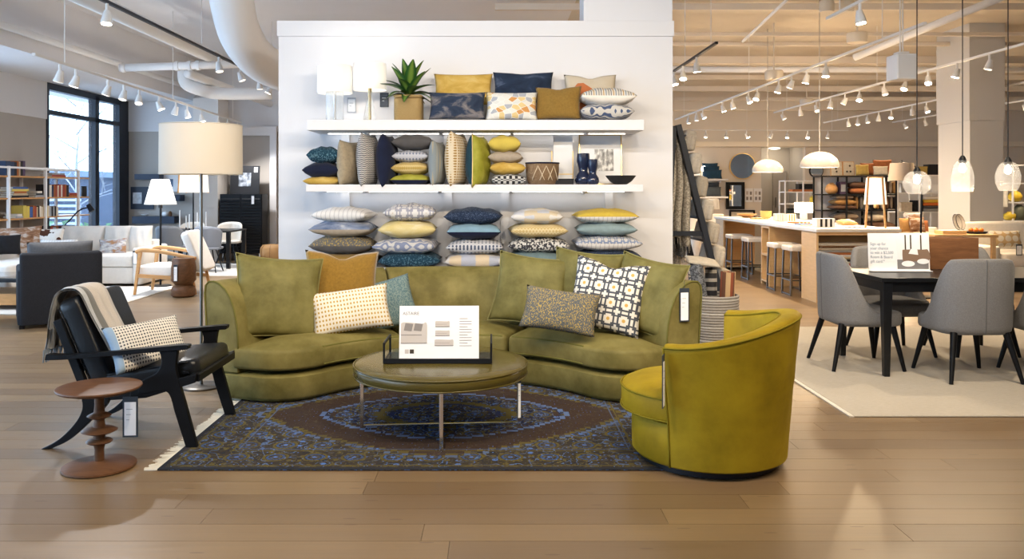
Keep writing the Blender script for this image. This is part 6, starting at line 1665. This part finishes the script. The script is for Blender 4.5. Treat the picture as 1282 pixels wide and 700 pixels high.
# ------------------------------------------------------------------ shelving and displays at the back
bsz = etagere('black open shelving full of brown pillows behind the island', 1029, 1122, 220, (220, 243, 263, 288), 17.4, M_black, .45, 'open_shelving', 4)
gb = 'brown pillows on the black shelving'
fb = {k: cl('far_' + k, p_solid(c, .3, 20)) for k, c in {'tan': (.40, .22, .08), 'rust': (.42, .15, .06), 'brown': (.13, .07, .045), 'cream': (.66, .58, .46), 'ochre': (.52, .36, .10), 'taupe': (.26, .20, .15), 'dark': (.04, .03, .03), 'grey': (.24, .22, .2)}.items()}
def fstand(l, a, b, c, d_, d, k, tilt=8): stand(l, a, b, c, d_, d, fb[k], .12, tilt, group=gb, n=10)
def flie(l, a, b, c, d_, d, k): lie(l, a, b, c, d_, d, fb[k], .4, group=gb, n=10)
fstand('ochre yellow pillow on top of the black shelving', 1071, 1088, 206, 220, 17.55, 'ochre'); fstand('rust orange pillow standing on top of the black shelving end', 1093, 1117, 200, 220, 17.75, 'rust'); fstand('terracotta pillow behind the ochre one on the black shelving', 1077, 1096, 204, 220, 17.75, 'rust'); fstand('cream pillow in front of the rust orange one on the shelving top', 1093, 1112, 208, 220, 17.5, 'cream')
flie('tan pillow stacked on the black shelving middle board', 1040, 1069, 249, 257, 17.6, 'tan'); flie('brown pillow under the tan pillow on the shelving', 1038, 1069, 256, 263, 17.6, 'brown'); flie('taupe patterned pillow topping the shelving stack', 1042, 1065, 243.5, 250, 17.6, 'taupe')
flie('grey-brown pillow low on the black shelving', 1040, 1072, 266, 276, 17.6, 'taupe'); flie('dark brown pillow at the foot of the black shelving', 1040, 1074, 276, 288, 17.6, 'brown')
flie('brown bolster pillow on the upper black shelving board', 1060, 1085, 228, 235, 17.6, 'brown'); flie('rust pillow below the brown bolster', 1060, 1085, 235, 243, 17.6, 'rust')
for i, (x, k) in enumerate(((1071, 'tan'), (1077, 'grey'), (1092, 'dark'), (1097, 'tan'), (1103, 'cream'), (1109, 'brown'), (1114, 'taupe'), (1119, 'dark'))):
    y0, y1 = (246, 263)
    c = P(x, 254, 17.6); pillow('throw_pillow', '%s pillow filed upright in position %s on the shelving board' % (k, ('one', 'two', 'three', 'four', 'five', 'six', 'seven', 'eight')[i]), .3, .28, .085, fb[k], loc=c, R3=Matrix.Rotation(R(80), 3, 'Z') @ Matrix.Rotation(R(90), 3, 'X'), group=gb, n=10)
for i, (x, k) in enumerate(((1107, 'brown'), (1113, 'taupe'), (1118, 'tan'))):
    pillow('throw_pillow', '%s pillow filed upright on the upper shelving board' % k, .3, .27, .09, fb[k], loc=P(x, 234.8, 17.6), R3=Matrix.Rotation(R(80), 3, 'Z') @ Matrix.Rotation(R(90), 3, 'X'), group=gb, n=10)
flie('rust blanket-like pillow at the foot of the shelving by the lamp', 1080, 1118, 277, 288, 17.6, 'brown'); flie('cream pillow on the low shelving board behind the lamp', 1082, 1104, 267, 277, 17.6, 'cream')
jar('round tan jar on the upper black shelving board', 1041, 17.6, bsz[1], [(.07, 0), (.12, .05), (.13, .12), (.09, .2), (.05, .22)], M_oak, 'jar', 'jar')
o = thing('sample_binder', 'dark purple binder standing on the black shelving', 'book', (*P(1054, 0, 17.6).xy, bsz[1] + .0005)); MB().box(-.08, .08, -.1, .1, 0, .26).build('cover', mat('book_p', (.08, .05, .10), .6), o); MB().box(-.06, .06, -.104, -.1, .05, .2).build('spine_label', M_print, o)
for lab, a, b in (('framed botanical print on the black shelving, beside the dome pendant', 1040, 1055), ('framed print with black dots on the black shelving', 1055.5, 1070)):
    p0, p1 = P(a, 220, 17.7), P(b, 202, 17.7); w, h = p1.x - p0.x, p1.z - p0.z
    o = thing('framed_print', lab, 'picture', (p0.x, 17.7, bsz[0] + .001)); o.rotation_euler = (R(-5), 0, 0)
    MB().box(0, w, 0, .02, 0, h).build('frame', M_oak, o); MB().box(.012, w - .012, -.004, 0, .012, h - .012).build('mat_board', fb['cream'], o)
    for k, (u, v) in enumerate(((.35, .3), (.65, .3), (.6, .7)) if a > 1050 else ((.5, .3), (.45, .5), (.55, .7))): MB().prism([(w * u + .022 * math.cos(i), h * v + .022 * math.sin(i)) for i in [j * .785 for j in range(8)]], -.006, -.004).build('printed_motif', pd, o)
MB().box(P(1029, 0, 17.4).x, P(1122, 0, 17.4).x, 17.87, 17.89, .1, bsz[0] - .03).build('back_panel', M_white, bpy.data.objects['open_shelving'], origin=(P(1029, 0, 17.4).x, 17.4, 0), loc=(0, 0, 0))
# white shelving with textiles
wsz = etagere('white shelving with folded textiles beside the beige column', 1124, 1178, 215, (219, 241, 265, 288), 19.5, M_wm, .45, 'open_shelving', 3)
structure(MB().box(P(1122, 0, 20.2).x, P(1180, 0, 20.2).x, 20.15, 20.2, 0, 2.0).build('partition_panel', M_white))
for i, (nm, c) in enumerate((('grey', (.3, .3, .31)), ('charcoal', (.08, .08, .09)), ('orange', (.62, .16, .04)), ('yellow', (.66, .45, .08)), ('white', (.74, .7, .64)))):
    o = thing('folded_textile', '%s folded blanket stacked on the white shelving' % nm, 'textile', (*P(1164, 0, 19.7).xy, wsz[2] + .0005 + .07 * i), 0, 'folded blankets on the white shelving')
    slab(MB(), RRect(.42, .36, .04), rim(0, .068, .03, .02), .0, 8, 6).build('fold', mat('textile_%s_b' % nm, c, .95), o, smooth=60)
for i, (px, row_, h, m, lab) in enumerate(((1132, 1, .22, M_print, 'grey box on the upper white shelving board'), (1143, 1, .2, M_paper, 'white box on the upper white shelving board'), (1170, 1, .18, M_paper, 'pale box near the column on the upper white shelving'), (1132, 2, .22, fb['cream'], 'cream cushion box on the middle white shelving board'), (1147, 2, .26, M_charcoal, 'dark speaker box on the middle white shelving board'), (1166, 0, .25, M_charcoal, 'dark storage box on top of the white shelving'), (1151, 0, .2, fb['ochre'], 'woven tan box on top of the white shelving'))):
    o = thing('storage_box', lab, 'box', (*P(px, 0, 19.7).xy, wsz[row_] + .0005)); w = .1 if px == 1147 else .13
    MB().box(-w, w, -.12, .12, 0, h * .8).build('body', m, o, bevel=.005); MB().box(-w - .004, w + .004, -.124, .124, h * .8, h).build('lid', m, o, bevel=.004)
# arched lamp, low sofa with tan pillows
al = thing('arc_lamp', 'black arched floor lamp with a taupe drum shade', 'floor lamp', (*P(1153, 0, 11.5).xy, 0))
ax = lambda px, py: tuple(P(px, py, 11.5) - Vector((al.location.x, 11.5, 0)))
MB().tube(arc_pts([(0, 0, .02), (0, 0, 1.0), ax(1154, 226), ax(1148, 212), ax(1140, 206), ax(1127, 204)], 6), .014, 8).build('arm', M_black, al, smooth=180)
MB().lathe([(.16, 0), (.16, .02), (.01, .025)], 24).build('base', M_black, al, smooth=40)
c = Vector(ax(1129, 226)); r_ = .175
s_ = MB(); s_.lathe([(r_, 0), (r_ * .86, .24)], 32, (c.x, c.y, c.z), cap=False); s_.lathe([(r_ - .005, 0), (r_ * .86 - .005, .24)], 32, (c.x, c.y, c.z), cap=False); s_.build('shade', shade_mat('taupe_shade', (.50, .41, .32), .2), al, smooth=180)
MB().tube([(c.x, c.y, c.z + .2), (c.x, c.y, c.z + .28)], .008, 6).build('hanger', M_black, al)
ls_ = thing('low_sofa', 'low cream sofa behind the island with tan pillows', 'sofa', (*P(1122, 0, 13.3).xy, 0))
soft('base', ls_, -.75, .8, -.4, .4, .05, .38, M_whitefab); soft('seat_cushion', ls_, -.7, .75, -.42, .2, .385, .54, M_whitefab, .06, .03); soft('back', ls_, -.75, .8, .2, .42, .05, .88, M_whitefab, .08); soft('arm', ls_, .8, .96, -.4, .42, .05, .62, M_whitefab, .05)
gs = 'pillows on the low cream sofa'
stand('tan pillow on the low cream sofa', 1126, 1142, 273, 291, 13.1, fb['tan'], .14, 14, group=gs, n=10); stand('brown patterned pillow on the low cream sofa', 1138, 1158, 272, 291, 13.0, f_rustpat, .14, 14, group=gs, n=10); stand('cream floral pillow behind the tan pillow on the low sofa', 1131, 1157, 266, 288, 13.25, f_floralg, .12, 8, group=gs, n=10); stand('rust pillow at the end of the low cream sofa', 1150, 1162, 276, 290, 13.12, fb['rust'], .12, 10, group=gs, n=10)
# white etagere with objects in front of the hall
ez = etagere('white metal etagere in front of the grey hall', 983, 1028, 226, (226, 240, 255, 276), 20.0, M_wm, .4, 'etagere', 3)
o = thing('storage_box', 'long black box on the white etagere', 'box', (*P(1010, 0, 20.2).xy, ez[1] + .06)); MB().box(-.23, .23, -.12, .12, 0, .11).build('body', M_black, o); MB().box(-.235, .235, -.125, .125, .11, .13).build('lid', M_black, o)
o = thing('tray', 'rust orange tray under the long black box', 'tray', (*P(1006, 0, 20.2).xy, ez[1] + .0005)); MB().box(-.32, .32, -.14, .14, 0, .05).build('body', mat('textile_rust', (.45, .16, .06), .9), o, bevel=.004); MB().box(-.3, .3, -.12, .12, .05, .058).build('liner', M_walnut, o)
jar('yellow planter on the white etagere', 1020, 20.2, ez[2], [(.1, 0), (.12, .02), (.12, .15), (.1, .16)], mat('yellow_glaze', (.62, .46, .05), .3), 'planter', 'pot')
o = thing('framed_print', 'small blue-grey print on the white etagere', 'picture', (*P(1021, 0, 20.3).xy, ez[2] + .18)); MB().box(-.14, .14, 0, .02, 0, .09).build('frame', M_paper, o); MB().box(-.11, .11, -.004, 0, .015, .075).build('print', gp, o)
for i, (px, k) in enumerate(((987, 'dark'), (993, 'dark'))):
    o = thing('storage_bin', ('dark green bin low on the etagere beside the hall', 'dark bin low on the etagere beside the plant')[i], 'bin', (*P(px, 0, 20.2).xy, ez[3] + .0005)); MB().box(-.06, .06, -.1, .1, 0, .28).build('body', mat('bin_%d' % i, ((.03, .05, .05), (.05, .05, .05))[i], .7), o, bevel=.004); MB().box(-.065, .065, -.105, .105, .25, .29).build('rim', M_black, o)
pl_ = thing('potted_plant', 'small green plant low on the white etagere', 'plant', (*P(1003, 0, 20.2).xy, ez[3] + .0005)); MB().lathe([(.06, 0), (.08, .1), (.07, .1), (.01, .08)], 16).build('pot', M_print, pl_)
for k in range(10):
    o = bpy.data.objects.new('leaf', lms[1]); COL.objects.link(o); o.parent = pl_; o.location = (0, 0, .09); o.rotation_euler = (0, -R(30 + 5 * k), k * 2.4); o.scale = (.55,) * 3
# the far beige wall: mirrors, papers, wall shelves, sconce
M_mirror = mat('mirror_glass', (.85, .86, .86), .03, metal=1)
rm = thing('round_mirror', 'round thin-framed mirror on the far beige wall', 'mirror', P(929.5, 208, 23.95)); rr_ = S(16.5, 23.95)
def disc(r_, y0, y1, n=40): return MB().prism([(r_ * math.cos(2 * PI * i / n), r_ * math.sin(2 * PI * i / n)) for i in range(n)], y0, y1)
disc(rr_, -.02, .04).build('frame', M_brass, rm); disc(rr_ * .94, -.024, -.02).build('glass', M_mirror, rm)
ov = thing('oval_mirror', 'small rounded mirror on the far wall by the etagere', 'mirror', P(1022, 214, 23.95)); disc(.2, -.02, .04).build('frame', M_black, ov); disc(.18, -.024, -.02).build('glass', M_mirror, ov)
def framed(label, x0, x1, y0, y1, d, mf, mi_, b, nm='wall_mirror', cat='mirror'):
    p0, p1 = P(x0, y1, d), P(x1, y0, d); w, h = p1.x - p0.x, p1.z - p0.z; o = thing(nm, label, cat, (p0.x, d, p0.z)); f = MB()
    f.box(0, b, -.03, .04, 0, h); f.box(w - b, w, -.03, .04, 0, h); f.box(b, w - b, -.03, .04, 0, b); f.box(b, w - b, -.03, .04, h - b, h)
    f.build('frame', mf, o); MB().box(b, w - b, -.01, .04, b, h - b).build('glass', mi_, o)
framed('dark wide-framed rectangular mirror on the far beige wall', 909, 932, 228, 262, 23.95, M_blackwood, M_mirror, .09)
framed('black framed picture low on the far beige wall', 913, 945, 263, 278, 23.95, M_black, fb['cream'], .05, 'framed_picture', 'picture')
for i, x in enumerate((932.5, 943.5)): 
    o = wallart('%s sheet of printed swatches pinned to the far wall' % ('first white', 'second white')[i] + (' beside the dark mirror' if i == 0 else ' beside the hall opening'), x, x + 10, 236, 253, 23.99, M_paper, mp2, (.15, .4, .55, .8)); 
    for u, v in ((.6, .55), (.15, .15), (.6, .15)): MB().box(.23 * u, .23 * (u + .25), -.025, -.02, .38 * v, .38 * (v + .25)).build('printed_swatch', mp, o)
for lab, y in (('upper white wall shelf with blue pillows on the far wall', 224), ('lower white wall shelf on the far wall', 246)):
    p0 = P(873, y, 23.7); p1 = P(910, y, 23.7); o = thing('wall_shelf', lab, 'shelf', (p0.x, 24, p0.z - .05)); MB().box(0, p1.x - p0.x, -.45, 0, 0, .05).build('board', M_white, o, bevel=.004)
    for xx in (.15, .65): MB().box(xx, xx + .03, -.3, 0, -.06, -.0005).build('bracket', M_white, o)
gq = 'blue pillows on the far wall shelves'
fbl = cl('far_teal', p_solid((.02, .06, .11), .3, 15)); fsl = cl('far_slate', p_solid((.07, .085, .10), .3, 15))
for i, (a, b, y0, y1, d, m, lab) in enumerate(((879, 899, 204, 222, 23.85, fbl, 'teal blue pillow at the back of the far wall shelf'), (880, 901, 208, 223, 23.72, fbl, 'teal blue pillow in the middle of the far wall shelf row'), (881, 904, 212.5, 224, 23.58, fbl, 'teal blue pillow at the front of the far wall shelf'), (880, 901, 228, 245, 23.8, fsl, 'slate grey pillow at the back of the lower far shelf'), (882, 903, 234, 246, 23.6, fsl, 'slate grey pillow at the front of the lower far shelf'))):
    stand(lab, a, b, y0, y1, d, m, .1, 6, group=gq, n=10)
sn = thing('wall_sconce', 'brass wall sconce with three glowing globes', 'wall lamp', P(876, 214, 23.97))
MB().tube([(0, 0, .1), (0, -.12, .1), (0, -.12, -.25)], .012, 8).build('arm', M_brass, sn)
for x, z in ((-.12, .06), (.09, .06), (.06, -.24)): MB().lathe([(.002, -.085), (.06, -.06), (.085, 0), (.06, .06), (.002, .085)], 18, (x, -.15, z)).build('globe', mat('globe_glow', (1, .96, .9), .4, emit=(1, .93, .8), es=6), sn, smooth=180)
tq = thing('table_lamp', 'table lamp with a pale drum shade under the far wall shelves', 'table lamp', (*P(891, 0, 21).xy, 0)); zA, zB = P(0, 262, 21).z, P(0, 249, 21).z
s_ = MB(); s_.lathe([(.19, zA), (.17, zB)], 28, cap=False); s_.lathe([(.185, zA), (.165, zB)], 28, cap=False); s_.build('shade', MATS['white_shade'], tq, smooth=180); MB().lathe([(.12, .62), (.03, .66), (.05, .75), (.02, zA + .05)], 16).build('base', M_brass, tq, smooth=60)
MB().lathe([(.16, 0), (.16, .02), (.02, .03), (.02, .63)], 16).build('stand', M_black, tq)
ac = thing('armchair', 'beige armchair between the throw rack and the island', 'armchair', (*P(888, 0, 17.2).xy, 0)); soft('base', ac, -.4, .4, -.4, .4, .08, .4, M_whitefab); soft('seat_cushion', ac, -.28, .28, -.42, .2, .405, .56, M_whitefab, .06, .03); soft('back', ac, -.38, .38, .22, .42, .08, .98, M_whitefab, .08)
for sx in (-1, 1): soft('arm', ac, sx * .35 - .09, sx * .35 + .09, -.42, .4, .08, .66, M_whitefab, .06)
for sx in (-.3, .3):
    for sy in (-.3, .3): MB().tube([(sx, sy, .09), (sx, sy, 0)], .02, 8).build('leg', M_walnut, ac)
